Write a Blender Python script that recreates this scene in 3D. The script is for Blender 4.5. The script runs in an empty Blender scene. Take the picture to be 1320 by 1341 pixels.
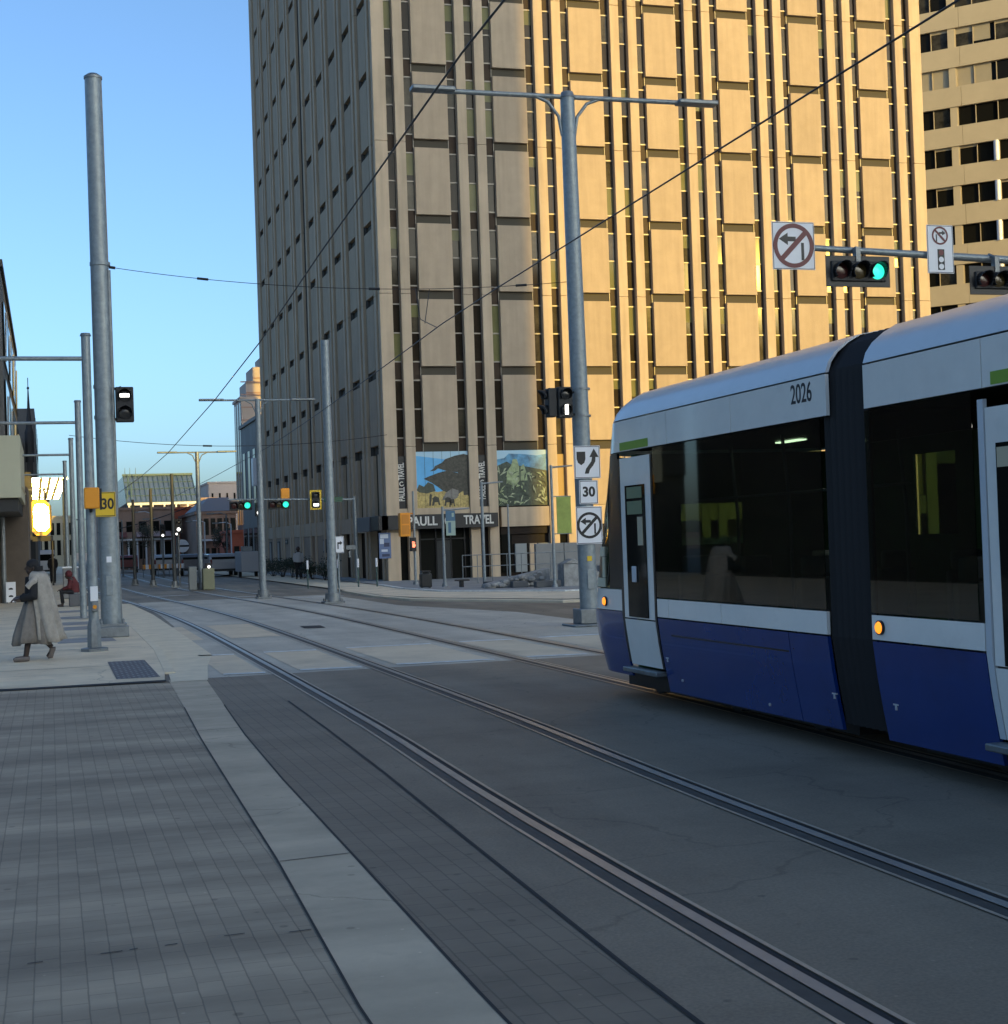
import bpy, math, random
from mathutils import Vector, Matrix
random.seed(7)
PI = math.pi
S = bpy.context.scene
C = S.collection

# ------------------------------------------------------------------ helpers
class MB:
    """collects shapes in world coordinates and links them as one mesh object"""
    def __init__(s): s.v = []; s.f = []; s.m = []
    def _add(s, vs, fs, m=0):
        b = len(s.v); s.v += [tuple(p) for p in vs]
        for f in fs: s.f.append(tuple(b + i for i in f)); s.m.append(m)
        return s
    def quad(s, a, b, c, d, m=0): return s._add([a, b, c, d], [(0, 1, 2, 3)], m)
    def poly(s, pts, m=0): return s._add(pts, [tuple(range(len(pts)))], m)
    def box(s, x0, x1, y0, y1, z0, z1, m=0, M=None):
        vs = [(x, y, z) for z in (z0, z1) for y in (y0, y1) for x in (x0, x1)]
        if M is not None: vs = [M @ Vector(p) for p in vs]
        return s._add(vs, [(0, 2, 3, 1), (4, 5, 7, 6), (0, 1, 5, 4), (2, 6, 7, 3), (0, 4, 6, 2), (1, 3, 7, 5)], m)
    def path(s, pts, r, seg=12, m=0, caps=True):
        pts = [Vector(p) for p in pts]; n = len(pts)
        rs = r if isinstance(r, (list, tuple)) else [r] * n
        t0 = (pts[1] - pts[0]).normalized()
        up = Vector((0, 0, 1)) if abs(t0.z) < .9 else Vector((1, 0, 0))
        a = t0.cross(up).normalized(); vs = []
        for i, p in enumerate(pts):
            t = (pts[min(i + 1, n - 1)] - pts[max(i - 1, 0)]).normalized()
            a = (a - t * a.dot(t)).normalized(); b = t.cross(a)
            for k in range(seg):
                w = 2 * PI * k / seg
                vs.append(p + (a * math.cos(w) + b * math.sin(w)) * rs[i])
        fs = []
        for i in range(n - 1):
            for k in range(seg):
                k2 = (k + 1) % seg
                fs.append((i * seg + k, i * seg + k2, (i + 1) * seg + k2, (i + 1) * seg + k))
        if caps:
            fs.append(tuple(range(seg))[::-1]); fs.append(tuple((n - 1) * seg + k for k in range(seg)))
        return s._add(vs, fs, m)
    def tube(s, p0, p1, r0, r1=None, seg=16, m=0):
        return s.path([p0, p1], [r0, r0 if r1 is None else r1], seg, m)
    def prism(s, pts, d, m=0):
        """planar polygon (3d points) extruded by vector d"""
        d = Vector(d); n = len(pts); P = [Vector(p) for p in pts]
        vs = P + [p + d for p in P]
        fs = [tuple(range(n))[::-1], tuple(range(n, 2 * n))]
        fs += [(i, (i + 1) % n, n + (i + 1) % n, n + i) for i in range(n)]
        return s._add(vs, fs, m)
    def ell(s, c, rx, ry, rz, m=0, seg=12, rings=8):
        vs = [(c[0], c[1], c[2] - rz)]
        for i in range(1, rings):
            t = -PI / 2 + PI * i / rings
            for k in range(seg):
                w = 2 * PI * k / seg
                vs.append((c[0] + rx * math.cos(t) * math.cos(w), c[1] + ry * math.cos(t) * math.sin(w), c[2] + rz * math.sin(t)))
        vs.append((c[0], c[1], c[2] + rz)); fs = []
        for k in range(seg): fs.append((0, 1 + (k + 1) % seg, 1 + k))
        for i in range(rings - 2):
            for k in range(seg):
                a = 1 + i * seg + k; b = 1 + i * seg + (k + 1) % seg
                fs.append((a, b, b + seg, a + seg))
        t = len(vs) - 1; o = 1 + (rings - 2) * seg
        for k in range(seg): fs.append((t, o + k, o + (k + 1) % seg))
        return s._add(vs, fs, m)
    def loft(s, rings, m=0, closed=True, caps=True):
        n = len(rings[0]); vs = [p for r in rings for p in r]; fs = []
        for i in range(len(rings) - 1):
            for k in range(n if closed else n - 1):
                k2 = (k + 1) % n
                fs.append((i * n + k, i * n + k2, (i + 1) * n + k2, (i + 1) * n + k))
        if caps and closed:
            fs.append(tuple(range(n))[::-1]); fs.append(tuple((len(rings) - 1) * n + k for k in range(n)))
        return s._add(vs, fs, m)
    def build(s, name, mats, parent=None, smooth=True, bevel=0, loc=None):
        me = bpy.data.meshes.new(name)
        o0 = Vector((0, 0, 0))
        if parent is not None: o0 = wl(parent)
        elif loc is not None: o0 = Vector(loc)
        me.from_pydata([tuple(Vector(p) - o0) for p in s.v], [], s.f)
        for mt in (mats if isinstance(mats, (list, tuple)) else [mats]): me.materials.append(mt)
        me.polygons.foreach_set('material_index', s.m)
        me.update(); me.validate()
        if smooth:
            me.polygons.foreach_set('use_smooth', [True] * len(me.polygons))
            me.set_sharp_from_angle(angle=math.radians(38))
        o = bpy.data.objects.new(name, me); C.objects.link(o)
        if parent is not None: o.parent = parent
        elif loc is not None: o.location = loc
        if bevel:
            b = o.modifiers.new('bevel', 'BEVEL'); b.width = bevel; b.segments = 2; b.limit_method = 'ANGLE'
        return o

def each(name, mats, parent, boxes, **k):
    """every box is a part of its own; a box may end in a material slot"""
    for q in boxes:
        MB().box(*q[:6], q[6] if len(q) > 6 else 0).build(name, mats, parent, smooth=False, **k)
def wl(o):
    p = Vector(o.location)
    while o.parent is not None: o = o.parent; p += Vector(o.location)
    return p
def tag(o, label=None, cat=None, group=None, kind=None):
    if label: o['label'] = label
    if cat: o['category'] = cat
    if group: o['group'] = group
    if kind: o['kind'] = kind
    return o
def thing(name, label, cat, loc=(0, 0, 0), group=None):
    o = bpy.data.objects.new(name, None); C.objects.link(o); o.location = loc
    o.empty_display_size = .2
    return tag(o, label, cat, group)
def copy_tree(o, parent=None):
    c = o.copy(); C.objects.link(c)
    if parent is not None: c.parent = parent
    for ch in [x for x in bpy.data.objects if x.parent == o]: copy_tree(ch, c)
    return c
def lettering(txt, size, M, mat, parent, name='lettering', ext=.004, align='CENTER', sx=1.0, sp=1.0, bold=0.0):
    """text as a real raised mesh; M maps text x,y,z to the world"""
    cu = bpy.data.curves.new(name, 'FONT'); cu.body = txt; cu.size = size; cu.extrude = ext
    cu.align_x = align; cu.align_y = 'CENTER'; cu.space_character = sp; cu.offset = bold
    t = bpy.data.objects.new(name, cu); C.objects.link(t)
    dg = bpy.context.evaluated_depsgraph_get()
    me = bpy.data.meshes.new_from_object(t.evaluated_get(dg))
    bpy.data.objects.remove(t); bpy.data.curves.remove(cu)
    o0 = wl(parent)
    me.transform(Matrix.Translation(-o0) @ M @ Matrix.Diagonal((sx, 1, 1, 1)))
    me.materials.clear(); me.materials.append(mat)
    o = bpy.data.objects.new(name, me); C.objects.link(o); o.parent = parent
    return o
def face_cam(x, y, z):          # text lying in an x-z plane, read from -Y
    return Matrix.Translation((x, y, z)) @ Matrix(((1, 0, 0, 0), (0, 0, -1, 0), (0, 1, 0, 0), (0, 0, 0, 1)))
def face_left(x, y, z):         # text lying in a y-z plane, read from -X
    return Matrix.Translation((x, y, z)) @ Matrix(((0, 0, -1, 0), (-1, 0, 0, 0), (0, 1, 0, 0), (0, 0, 0, 1)))

# ------------------------------------------------------------------ materials
def mat(name, col, rough=.6, metal=0., var=.0, scale=3., bump=0., bscale=40., coat=0., spec=.5, detail=6):
    m = bpy.data.materials.new(name); m.use_nodes = True
    nt = m.node_tree; b = nt.nodes['Principled BSDF']
    b.inputs['Roughness'].default_value = rough; b.inputs['Metallic'].default_value = metal
    b.inputs['Coat Weight'].default_value = coat; b.inputs['Specular IOR Level'].default_value = spec
    b.inputs['Coat Roughness'].default_value = .06
    b.inputs['Base Color'].default_value = (*col, 1)
    if var or bump:
        g = nt.nodes.new('ShaderNodeNewGeometry')
    if var:
        n = nt.nodes.new('ShaderNodeTexNoise'); n.inputs['Scale'].default_value = scale; n.inputs['Detail'].default_value = detail
        n.inputs['Roughness'].default_value = .65
        nt.links.new(g.outputs['Position'], n.inputs['Vector'])
        r = nt.nodes.new('ShaderNodeValToRGB')
        r.color_ramp.elements[0].position = .3; r.color_ramp.elements[1].position = .7
        r.color_ramp.elements[0].color = (*[c * (1 - var) for c in col], 1)
        r.color_ramp.elements[1].color = (*[min(1, c * (1 + var)) for c in col], 1)
        nt.links.new(n.outputs['Fac'], r.inputs['Fac']); nt.links.new(r.outputs['Color'], b.inputs['Base Color'])
    if bump:
        n2 = nt.nodes.new('ShaderNodeTexNoise'); n2.inputs['Scale'].default_value = bscale; n2.inputs['Detail'].default_value = 4
        nt.links.new(g.outputs['Position'], n2.inputs['Vector'])
        bp = nt.nodes.new('ShaderNodeBump'); bp.inputs['Strength'].default_value = bump; bp.inputs['Distance'].default_value = .02
        nt.links.new(n2.outputs['Fac'], bp.inputs['Height']); nt.links.new(bp.outputs['Normal'], b.inputs['Normal'])
    return m
def emit(name, col, st):
    m = mat(name, col, .3); b = m.node_tree.nodes['Principled BSDF']
    b.inputs['Emission Color'].default_value = (*col, 1); b.inputs['Emission Strength'].default_value = st
    return m
def pavers(name, c1, c2, cm, bw, bh, rot=False, mortar=.012, var=.12, rough=.75):
    m = mat(name, c1, rough); nt = m.node_tree; b = nt.nodes['Principled BSDF']
    g = nt.nodes.new('ShaderNodeNewGeometry'); mp = nt.nodes.new('ShaderNodeMapping')
    if rot: mp.inputs['Rotation'].default_value = (0, 0, PI / 2)
    nt.links.new(g.outputs['Position'], mp.inputs['Vector'])
    br = nt.nodes.new('ShaderNodeTexBrick')
    br.inputs['Scale'].default_value = 1; br.inputs['Brick Width'].default_value = bw; br.inputs['Row Height'].default_value = bh
    br.inputs['Mortar Size'].default_value = mortar; br.inputs['Mortar Smooth'].default_value = .3; br.inputs['Bias'].default_value = -.1
    br.inputs['Color1'].default_value = (*c1, 1); br.inputs['Color2'].default_value = (*c2, 1); br.inputs['Mortar'].default_value = (*cm, 1)
    wn = nt.nodes.new('ShaderNodeTexNoise'); wn.inputs['Scale'].default_value = 5; wn.inputs['Detail'].default_value = 5; nt.links.new(g.outputs['Position'], wn.inputs['Vector'])
    wa = nt.nodes.new('ShaderNodeVectorMath'); wa.operation = 'MULTIPLY_ADD'; wa.inputs[1].default_value = (.010, .010, 0)
    nt.links.new(wn.outputs['Color'], wa.inputs[0]); nt.links.new(mp.outputs['Vector'], wa.inputs[2]); nt.links.new(wa.outputs['Vector'], br.inputs['Vector'])
    n = nt.nodes.new('ShaderNodeTexNoise'); n.inputs['Scale'].default_value = .9; n.inputs['Detail'].default_value = 7; n.inputs['Roughness'].default_value = .7
    st = nt.nodes.new('ShaderNodeMapping'); st.inputs['Scale'].default_value = (.6, 1.6, 1)
    nt.links.new(g.outputs['Position'], st.inputs['Vector']); nt.links.new(st.outputs['Vector'], n.inputs['Vector'])
    r = nt.nodes.new('ShaderNodeMapRange'); r.inputs['From Min'].default_value = .3; r.inputs['From Max'].default_value = .7
    r.inputs['To Min'].default_value = 1 - var; r.inputs['To Max'].default_value = 1 + var
    nt.links.new(n.outputs['Fac'], r.inputs['Value'])
    mx = nt.nodes.new('ShaderNodeVectorMath'); mx.operation = 'SCALE'
    nt.links.new(br.outputs['Color'], mx.inputs[0]); nt.links.new(r.outputs['Result'], mx.inputs['Scale'])
    nt.links.new(mx.outputs['Vector'], b.inputs['Base Color'])
    n3 = nt.nodes.new('ShaderNodeTexNoise'); n3.inputs['Scale'].default_value = 90; nt.links.new(g.outputs['Position'], n3.inputs['Vector'])
    ad = nt.nodes.new('ShaderNodeMath'); ad.operation = 'MULTIPLY_ADD'; ad.inputs[1].default_value = -1.0
    ml = nt.nodes.new('ShaderNodeMath'); ml.operation = 'MULTIPLY'; ml.inputs[1].default_value = .35
    nt.links.new(n3.outputs['Fac'], ml.inputs[0])
    nt.links.new(br.outputs['Fac'], ad.inputs[0]); nt.links.new(ml.outputs['Value'], ad.inputs[2])
    bp = nt.nodes.new('ShaderNodeBump'); bp.inputs['Strength'].default_value = .5; bp.inputs['Distance'].default_value = .006
    nt.links.new(ad.outputs['Value'], bp.inputs['Height']); nt.links.new(bp.outputs['Normal'], b.inputs['Normal'])
    return m
def asphalt(name, col, var=.25):
    """dark paving with broad worn areas, fine aggregate and lengthwise tyre polish"""
    m = mat(name, col, .72); nt = m.node_tree; b = nt.nodes['Principled BSDF']
    g = nt.nodes.new('ShaderNodeNewGeometry')
    mp = nt.nodes.new('ShaderNodeMapping'); mp.inputs['Scale'].default_value = (1.2, .12, 1)
    nt.links.new(g.outputs['Position'], mp.inputs['Vector'])
    fac = None
    for vec, sc, amt in ((mp.outputs['Vector'], 1.2, var), (g.outputs['Position'], .35, var * .8), (g.outputs['Position'], 60, .16)):
        n = nt.nodes.new('ShaderNodeTexNoise'); n.inputs['Scale'].default_value = sc; n.inputs['Detail'].default_value = 5
        nt.links.new(vec, n.inputs['Vector'])
        r = nt.nodes.new('ShaderNodeMapRange'); r.inputs['From Min'].default_value = .3; r.inputs['From Max'].default_value = .7
        r.inputs['To Min'].default_value = 1 - amt; r.inputs['To Max'].default_value = 1 + amt
        nt.links.new(n.outputs['Fac'], r.inputs['Value'])
        if fac is None: fac = r.outputs['Result']
        else:
            q = nt.nodes.new('ShaderNodeMath'); q.operation = 'MULTIPLY'
            nt.links.new(fac, q.inputs[0]); nt.links.new(r.outputs['Result'], q.inputs[1]); fac = q.outputs['Value']
    rgb = nt.nodes.new('ShaderNodeRGB'); rgb.outputs[0].default_value = (*col, 1)
    mx = nt.nodes.new('ShaderNodeVectorMath'); mx.operation = 'SCALE'
    nt.links.new(rgb.outputs[0], mx.inputs[0]); nt.links.new(fac, mx.inputs['Scale']); nt.links.new(mx.outputs['Vector'], b.inputs['Base Color'])
    n2 = nt.nodes.new('ShaderNodeTexNoise'); n2.inputs['Scale'].default_value = 120; nt.links.new(g.outputs['Position'], n2.inputs['Vector'])
    bp = nt.nodes.new('ShaderNodeBump'); bp.inputs['Strength'].default_value = .35; bp.inputs['Distance'].default_value = .006
    nt.links.new(n2.outputs['Fac'], bp.inputs['Height']); nt.links.new(bp.outputs['Normal'], b.inputs['Normal'])
    return m
def tone_and_wear(m, band=0., stain=.25, spots=.0, crack=0.):
    """tone over the surface: broad uneven bands across it, plus blotchy stains, gum spots and hair cracks"""
    nt = m.node_tree; b = nt.nodes['Principled BSDF']; L = nt.links
    src = b.inputs['Base Color'].links[0].from_socket
    g = nt.nodes.new('ShaderNodeNewGeometry'); fac = None
    def mul(o):
        nonlocal fac
        if fac is None: fac = o; return
        q = nt.nodes.new('ShaderNodeMath'); q.operation = 'MULTIPLY'; L.new(fac, q.inputs[0]); L.new(o, q.inputs[1]); fac = q.outputs['Value']
    def noise(sx, sy, sc, det, lo, hi, a, c):
        mp = nt.nodes.new('ShaderNodeMapping'); mp.inputs['Scale'].default_value = (sx, sy, 1); L.new(g.outputs['Position'], mp.inputs['Vector'])
        n = nt.nodes.new('ShaderNodeTexNoise'); n.inputs['Scale'].default_value = sc; n.inputs['Detail'].default_value = det; n.inputs['Roughness'].default_value = .6
        L.new(mp.outputs['Vector'], n.inputs['Vector'])
        q = nt.nodes.new('ShaderNodeMapRange'); q.inputs['From Min'].default_value = lo; q.inputs['From Max'].default_value = hi
        q.inputs['To Min'].default_value = a; q.inputs['To Max'].default_value = c; L.new(n.outputs['Fac'], q.inputs['Value']); return q.outputs['Result']
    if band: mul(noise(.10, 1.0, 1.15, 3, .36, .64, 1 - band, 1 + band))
    if stain: mul(noise(1, .7, .75, 8, .52, .70, 1, 1 - stain)); mul(noise(1, 1, 3.5, 6, .60, .72, 1, 1 - stain * .8))
    if spots:
        for sc, rad, val in ((3.2, .085, 1 - spots), (5.5, .06, 1 + spots)):
            v = nt.nodes.new('ShaderNodeTexVoronoi'); v.inputs['Scale'].default_value = sc; L.new(g.outputs['Position'], v.inputs['Vector'])
            q = nt.nodes.new('ShaderNodeMapRange'); q.inputs['From Min'].default_value = rad * .6; q.inputs['From Max'].default_value = rad
            q.inputs['To Min'].default_value = val; q.inputs['To Max'].default_value = 1; L.new(v.outputs['Distance'], q.inputs['Value']); mul(q.outputs['Result'])
    if crack:
        n = nt.nodes.new('ShaderNodeTexNoise'); n.inputs['Scale'].default_value = 1.3; n.inputs['Detail'].default_value = 6; L.new(g.outputs['Position'], n.inputs['Vector'])
        ad = nt.nodes.new('ShaderNodeVectorMath'); ad.operation = 'MULTIPLY_ADD'; ad.inputs[1].default_value = (.9, .9, 0); L.new(n.outputs['Color'], ad.inputs[0]); L.new(g.outputs['Position'], ad.inputs[2])
        v = nt.nodes.new('ShaderNodeTexVoronoi'); v.feature = 'DISTANCE_TO_EDGE'; v.inputs['Scale'].default_value = .33; L.new(ad.outputs['Vector'], v.inputs['Vector'])
        q = nt.nodes.new('ShaderNodeMapRange'); q.inputs['From Min'].default_value = .0012; q.inputs['From Max'].default_value = .004
        q.inputs['To Min'].default_value = 1 - crack; q.inputs['To Max'].default_value = 1; L.new(v.outputs['Distance'], q.inputs['Value']); mul(q.outputs['Result'])
    mx = nt.nodes.new('ShaderNodeVectorMath'); mx.operation = 'SCALE'; L.new(src, mx.inputs[0]); L.new(fac, mx.inputs['Scale']); L.new(mx.outputs['Vector'], b.inputs['Base Color'])
    return m
def weathered(m, tone=.06, streak=.14):
    """each piece of cladding has its own tone; rain leaves uneven upright streaks"""
    nt = m.node_tree; b = nt.nodes['Principled BSDF']; L = nt.links; src = b.inputs['Base Color'].links[0].from_socket
    oi = nt.nodes.new('ShaderNodeObjectInfo'); g = nt.nodes.new('ShaderNodeNewGeometry')
    a = nt.nodes.new('ShaderNodeMapRange'); a.inputs['To Min'].default_value = 1 - tone; a.inputs['To Max'].default_value = 1 + tone; L.new(oi.outputs['Random'], a.inputs['Value'])
    mp = nt.nodes.new('ShaderNodeMapping'); mp.inputs['Scale'].default_value = (3.2, 3.2, .22); L.new(g.outputs['Position'], mp.inputs['Vector'])
    n = nt.nodes.new('ShaderNodeTexNoise'); n.inputs['Scale'].default_value = 1.2; n.inputs['Detail'].default_value = 7; L.new(mp.outputs['Vector'], n.inputs['Vector'])
    c = nt.nodes.new('ShaderNodeMapRange'); c.inputs['From Min'].default_value = .42; c.inputs['From Max'].default_value = .72; c.inputs['To Min'].default_value = 1.02; c.inputs['To Max'].default_value = 1 - streak; L.new(n.outputs['Fac'], c.inputs['Value'])
    q = nt.nodes.new('ShaderNodeMath'); q.operation = 'MULTIPLY'; L.new(a.outputs['Result'], q.inputs[0]); L.new(c.outputs['Result'], q.inputs[1])
    mx = nt.nodes.new('ShaderNodeVectorMath'); mx.operation = 'SCALE'; L.new(src, mx.inputs[0]); L.new(q.outputs['Value'], mx.inputs['Scale']); L.new(mx.outputs['Vector'], b.inputs['Base Color'])
    return m
def tinted(name, tint, rough=.02):
    """thin tinted pane: lets some light through, mirrors the rest"""
    m = bpy.data.materials.new(name); m.use_nodes = True; nt = m.node_tree
    nt.nodes.clear(); out = nt.nodes.new('ShaderNodeOutputMaterial')
    tr = nt.nodes.new('ShaderNodeBsdfTransparent'); tr.inputs['Color'].default_value = (*tint, 1)
    gl = nt.nodes.new('ShaderNodeBsdfGlossy'); gl.inputs['Roughness'].default_value = rough
    fr = nt.nodes.new('ShaderNodeFresnel'); fr.inputs['IOR'].default_value = 1.5
    mx = nt.nodes.new('ShaderNodeMixShader')
    nt.links.new(fr.outputs['Fac'], mx.inputs['Fac']); nt.links.new(tr.outputs['BSDF'], mx.inputs[1]); nt.links.new(gl.outputs['BSDF'], mx.inputs[2])
    nt.links.new(mx.outputs['Shader'], out.inputs['Surface'])
    return m

M_steel = mat('galvanised_steel', (.255, .285, .295), .48, .45, .18, 9, .05, 25)
M_steel_dull = mat('weathered_steel', (.22, .235, .24), .5, .6, .2, 6)
M_black = mat('black_metal', (.012, .012, .013), .45)
M_blackmatte = mat('black_plastic', (.018, .018, .018), .6)
M_white = mat('white_sign', (.78, .78, .80), .4)
M_signred = mat('sign_red', (.13, .012, .018), .45)
M_signblack = mat('sign_black', (.012, .012, .014), .45)
M_yellow = mat('yellow_sign', (.75, .48, .02), .45)
M_orange = mat('orange_housing', (.80, .30, .015), .45)
M_conc = mat('tower_pier_concrete', (0.507, 0.393, 0.273), .85, 0, .10, .5, .12, 30)
M_panel = mat('tower_panel_aggregate', (0.430, 0.331, 0.230), .9, 0, .07, 1.2, .25, 22)
M_spandrel = mat('dark_spandrel', (.020, .014, .011), .5, spec=.12)
M_glassdark = mat('dark_window_glass', (.012, .012, .010), .045, 0, spec=.07)
M_glassmid = mat('window_glass_with_room', (.045, .042, .034), .045, 0, .7, 1.2, spec=.07)
M_blind = mat('window_glass_with_blind', (.17, .165, .075), .06, 0, .15, .5, spec=.08)
M_mull = mat('bronze_mullion', (.26, .23, .19), .45, .3)
M_asph = asphalt('road_asphalt', (0.222, 0.185, 0.137))
M_slab = asphalt('track_slab', (0.255, 0.205, 0.148), .12)
M_pinkslab = asphalt('coloured_track_concrete', (.50, .455, .375), .14)
M_brick = pavers('brick_pavers', (0.364, 0.293, 0.207), (0.316, 0.256, 0.182), (0.229, 0.187, 0.134), .22, .11, True, .004, .2)
M_brickd = pavers('dark_brick_pavers', (0.240, 0.193, 0.139), (0.224, 0.180, 0.132), (0.162, 0.133, 0.097), .24, .12, True, .005)
M_strip = mat('concrete_strip', (0.519, 0.428, 0.308), .85, 0, .14, 1.3, .15, 60)
M_walk = mat('sidewalk_concrete', (0.764, 0.631, 0.449), .85, 0, .12, .8, .12, 50)
M_cross = mat('crosswalk_concrete', (0.673, 0.553, 0.396), .85, 0, .1, .7, .12, 50)
M_mark = mat('road_paint', (.66, .66, .63), .7, 0, .25, 6)
M_joint = mat('rubber_joint', (.022, .023, .025), .8)
M_pad2 = mat('dark_paving_patch', (.30, .29, .28), .85, 0, .2, 3)
M_joint2 = mat('sidewalk_joint', (.20, .19, .18), .9)
M_rail = mat('rail_steel', (.44, .41, .37), .40, .45, .15, 3)
M_kerb = mat('kerb_concrete', (0.721, 0.618, 0.449), .85, 0, .12, 2)
M_tblue = mat('tram_blue_paint', (.005, .036, .19), .22, 0, .10, 2.0, coat=.6)
M_twhite = mat('tram_white_paint', (.92, .875, .80), .24, 0, .04, 2.5, coat=.5)
tone_and_wear(M_tblue, .0, .22, 0); tone_and_wear(M_twhite, .0, .07, 0)
M_tgrey = mat('tram_roof_paint', (.62, .64, .66), .35, 0, .05, 2, coat=.3)
M_tglass = tinted('tram_window_glass', (.36, .45, .37))
M_tdark = mat('tram_black_trim', (.010, .010, .012), .3)
M_bellows = mat('bellows_rubber', (.012, .011, .013), .65)
M_green = mat('tram_green_band', (.23, .38, .03), .4)
M_int = mat('tram_interior_panel', (.055, .13, .06), .6, 0, .3, 2)
M_intd = mat('tram_interior_dark', (.018, .019, .020), .6)
M_seat = mat('tram_seat_fabric', (.30, .31, .32), .8)
M_amber = emit('amber_lamp', (1, .27, .02), .6)
M_gsig = emit('green_lens_lit', (.02, .62, .38), .7)
M_wsig = emit('white_bar_lit', (1, .97, .92), 1.4)
M_rsig = emit('red_hand_lit', (1, .2, .10), .9)
M_lensoff_r = mat('red_lens_unlit', (.05, .012, .010), .2)
M_lensoff_y = mat('amber_lens_unlit', (.06, .04, .012), .2)
M_lensoff = mat('lens_unlit', (.03, .03, .03), .2)
M_light = emit('tram_light_strip', (1, .97, .85), 2.4)

tone_and_wear(M_brick, .27, .16, .35); tone_and_wear(M_brickd, .08, .2, .3); tone_and_wear(M_strip, .14, .16, .28, .25); tone_and_wear(M_walk, .06, .2, .25, .3); tone_and_wear(M_cross, .0, .2, .2)
tone_and_wear(M_asph, .0, .2, .25, .5); tone_and_wear(M_slab, .07, .22, .3, .22); tone_and_wear(M_pinkslab, .05, .22, .25, .35)
weathered(M_conc, .04, .16); weathered(M_panel, .06, .10)
# ------------------------------------------------------------------ ground and roads (structure)
def sheet(name, pts, z, m, holes=None):
    return tag(MB().poly([(x, y, z if not callable(z) else z(x, y)) for x, y in pts]).build(name, m, smooth=False), kind='structure')
def ribbon(name, L, R, z, m):
    """strip between two polylines sampled at the same stations"""
    b = MB()
    for i in range(len(L) - 1):
        b.quad((*L[i], z), (*R[i], z), (*R[i + 1], z), (*L[i + 1], z))
        if z > .05:
            for q in (R, L): b.quad((*q[i], 0), (*q[i + 1], 0), (*q[i + 1], z), (*q[i], z))
    return tag(b.build(name, m, smooth=False), kind='structure')
def lerp(tab, y):
    if y <= tab[0][1]: return tab[0][0]
    for (x0, y0), (x1, y1) in zip(tab, tab[1:]):
        if y <= y1:
            return x0 + (x1 - x0) * (y - y0) / (y1 - y0)
    return tab[-1][0]
def spline(tab, n=5):
    """Catmull-Rom through (x, y) stations"""
    out = []; P = tab
    for i in range(len(P) - 1):
        p0 = P[max(i - 1, 0)]; p1 = P[i]; p2 = P[i + 1]; p3 = P[min(i + 2, len(P) - 1)]
        for k in range(n):
            t = k / n; y = p1[1] + (p2[1] - p1[1]) * t
            m1 = (p2[0] - p0[0]) / (p2[1] - p0[1]); m2 = (p3[0] - p1[0]) / (p3[1] - p1[1]); h = p2[1] - p1[1]
            x = (2 * t**3 - 3 * t**2 + 1) * p1[0] + (t**3 - 2 * t**2 + t) * h * m1 + (-2 * t**3 + 3 * t**2) * p2[0] + (t**3 - t**2) * h * m2
            out.append((x, y))
    out.append(P[-1]); return out

sheet('ground', [(-1500, -400), (1500, -400), (1500, 3000), (-1500, 3000)], 0, M_asph)
RAIL = spline([(2.86, -14), (2.87, 2), (2.90, 9.5), (3.06, 15), (3.17, 24.7), (3.22, 36), (3.12, 43), (2.88, 50), (2.5, 58), (2.1, 68), (1.7, 85), (1.6, 160)], 4)
def rx(y): return lerp(RAIL, y)
ST = [-14, -6, 0, 3, 6, 9, 12, 15, 18, 21.9]
T_L = [(1.12, 5.8), (1.19, 7.7), (1.25, 9.8), (1.32, 14), (1.55, 21.4)]
T_R = [(1.61, 5.6), (1.66, 7.5), (1.67, 9.7), (1.74, 14), (2.06, 21.9)]
T_J = [(2.24, 5.3), (2.33, 6.4), (2.41, 9.4), (2.56, 13.3), (2.70, 20.5)]
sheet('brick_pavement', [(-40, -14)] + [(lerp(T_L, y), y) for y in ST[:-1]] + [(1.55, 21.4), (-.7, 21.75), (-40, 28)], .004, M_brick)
ribbon('pavement_strip', [(lerp(T_L, y), y) for y in ST], [(lerp(T_R, y), y) for y in ST], .008, M_strip)
ribbon('paver_band', [(lerp(T_R, y) + .001, y) for y in ST], [(lerp(T_J, y), y) for y in ST], .004, M_brickd)
ribbon('track_slab', [(lerp(T_J, y), y) for y in ST], [(9.4, y) for y in ST], .004, M_slab)
# concrete of the crossing and the tracks beyond it
YS = [21.9, 24, 26.6, 30.8, 36, 43, 50, 54.5]
ribbon('crossing_track_concrete', [(2.9 if y > 40 else 2.06 + (y - 21.9) * .05, y) for y in YS], [(9.6 + (y < 40) * 1.4, y) for y in YS], .004, M_pinkslab)
def band(name, x0, x1, y0, y1, m, z=.008, sk=0.):
    return tag(MB().poly([(x0, y0, z), (x1, y0 - sk, z), (x1 + .02, y1 - sk, z), (x0 + .02, y1, z)]).build(name, m, smooth=False), kind='structure')
for x0, x1 in ((2.35, rx(24) - .22), (rx(24) + .3, rx(24) + 1.2), (rx(24) + 1.75, rx(24) + 3.25), (rx(24) + 3.8, rx(24) + 4.75), (rx(24) + 5.3, 11.2)):
    o = band('crosswalk', x0, x1, 22.4, 26.4, M_cross, .008, .1)
    band('crosswalk_line', x0, x1, 22.2, 22.42, M_mark, .012, .1)
    band('crosswalk_line', x0 + .02, x1 + .02, 26.3, 26.55, M_mark, .012, .1)
band('pavement', rx(31) + .25, rx(31) + 1.25, 31, 36.5, M_cross, .008)
band('pavement', 1.9 + .6, rx(31) - .3, 31, 36.5, M_cross, .008)
# kerb side gutter strip beyond the crossing
GS = [21.5, 24, 26.5, 31, 36, 44, 54]
ribbon('gutter_strip', [(1.56 + .12 * (y > 23), y) for y in GS], [(a, y) for a, y in zip((2.06, 2.3, 2.62, 2.66, 2.7, 2.75, 2.6), GS)], .012, M_kerb)
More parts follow.
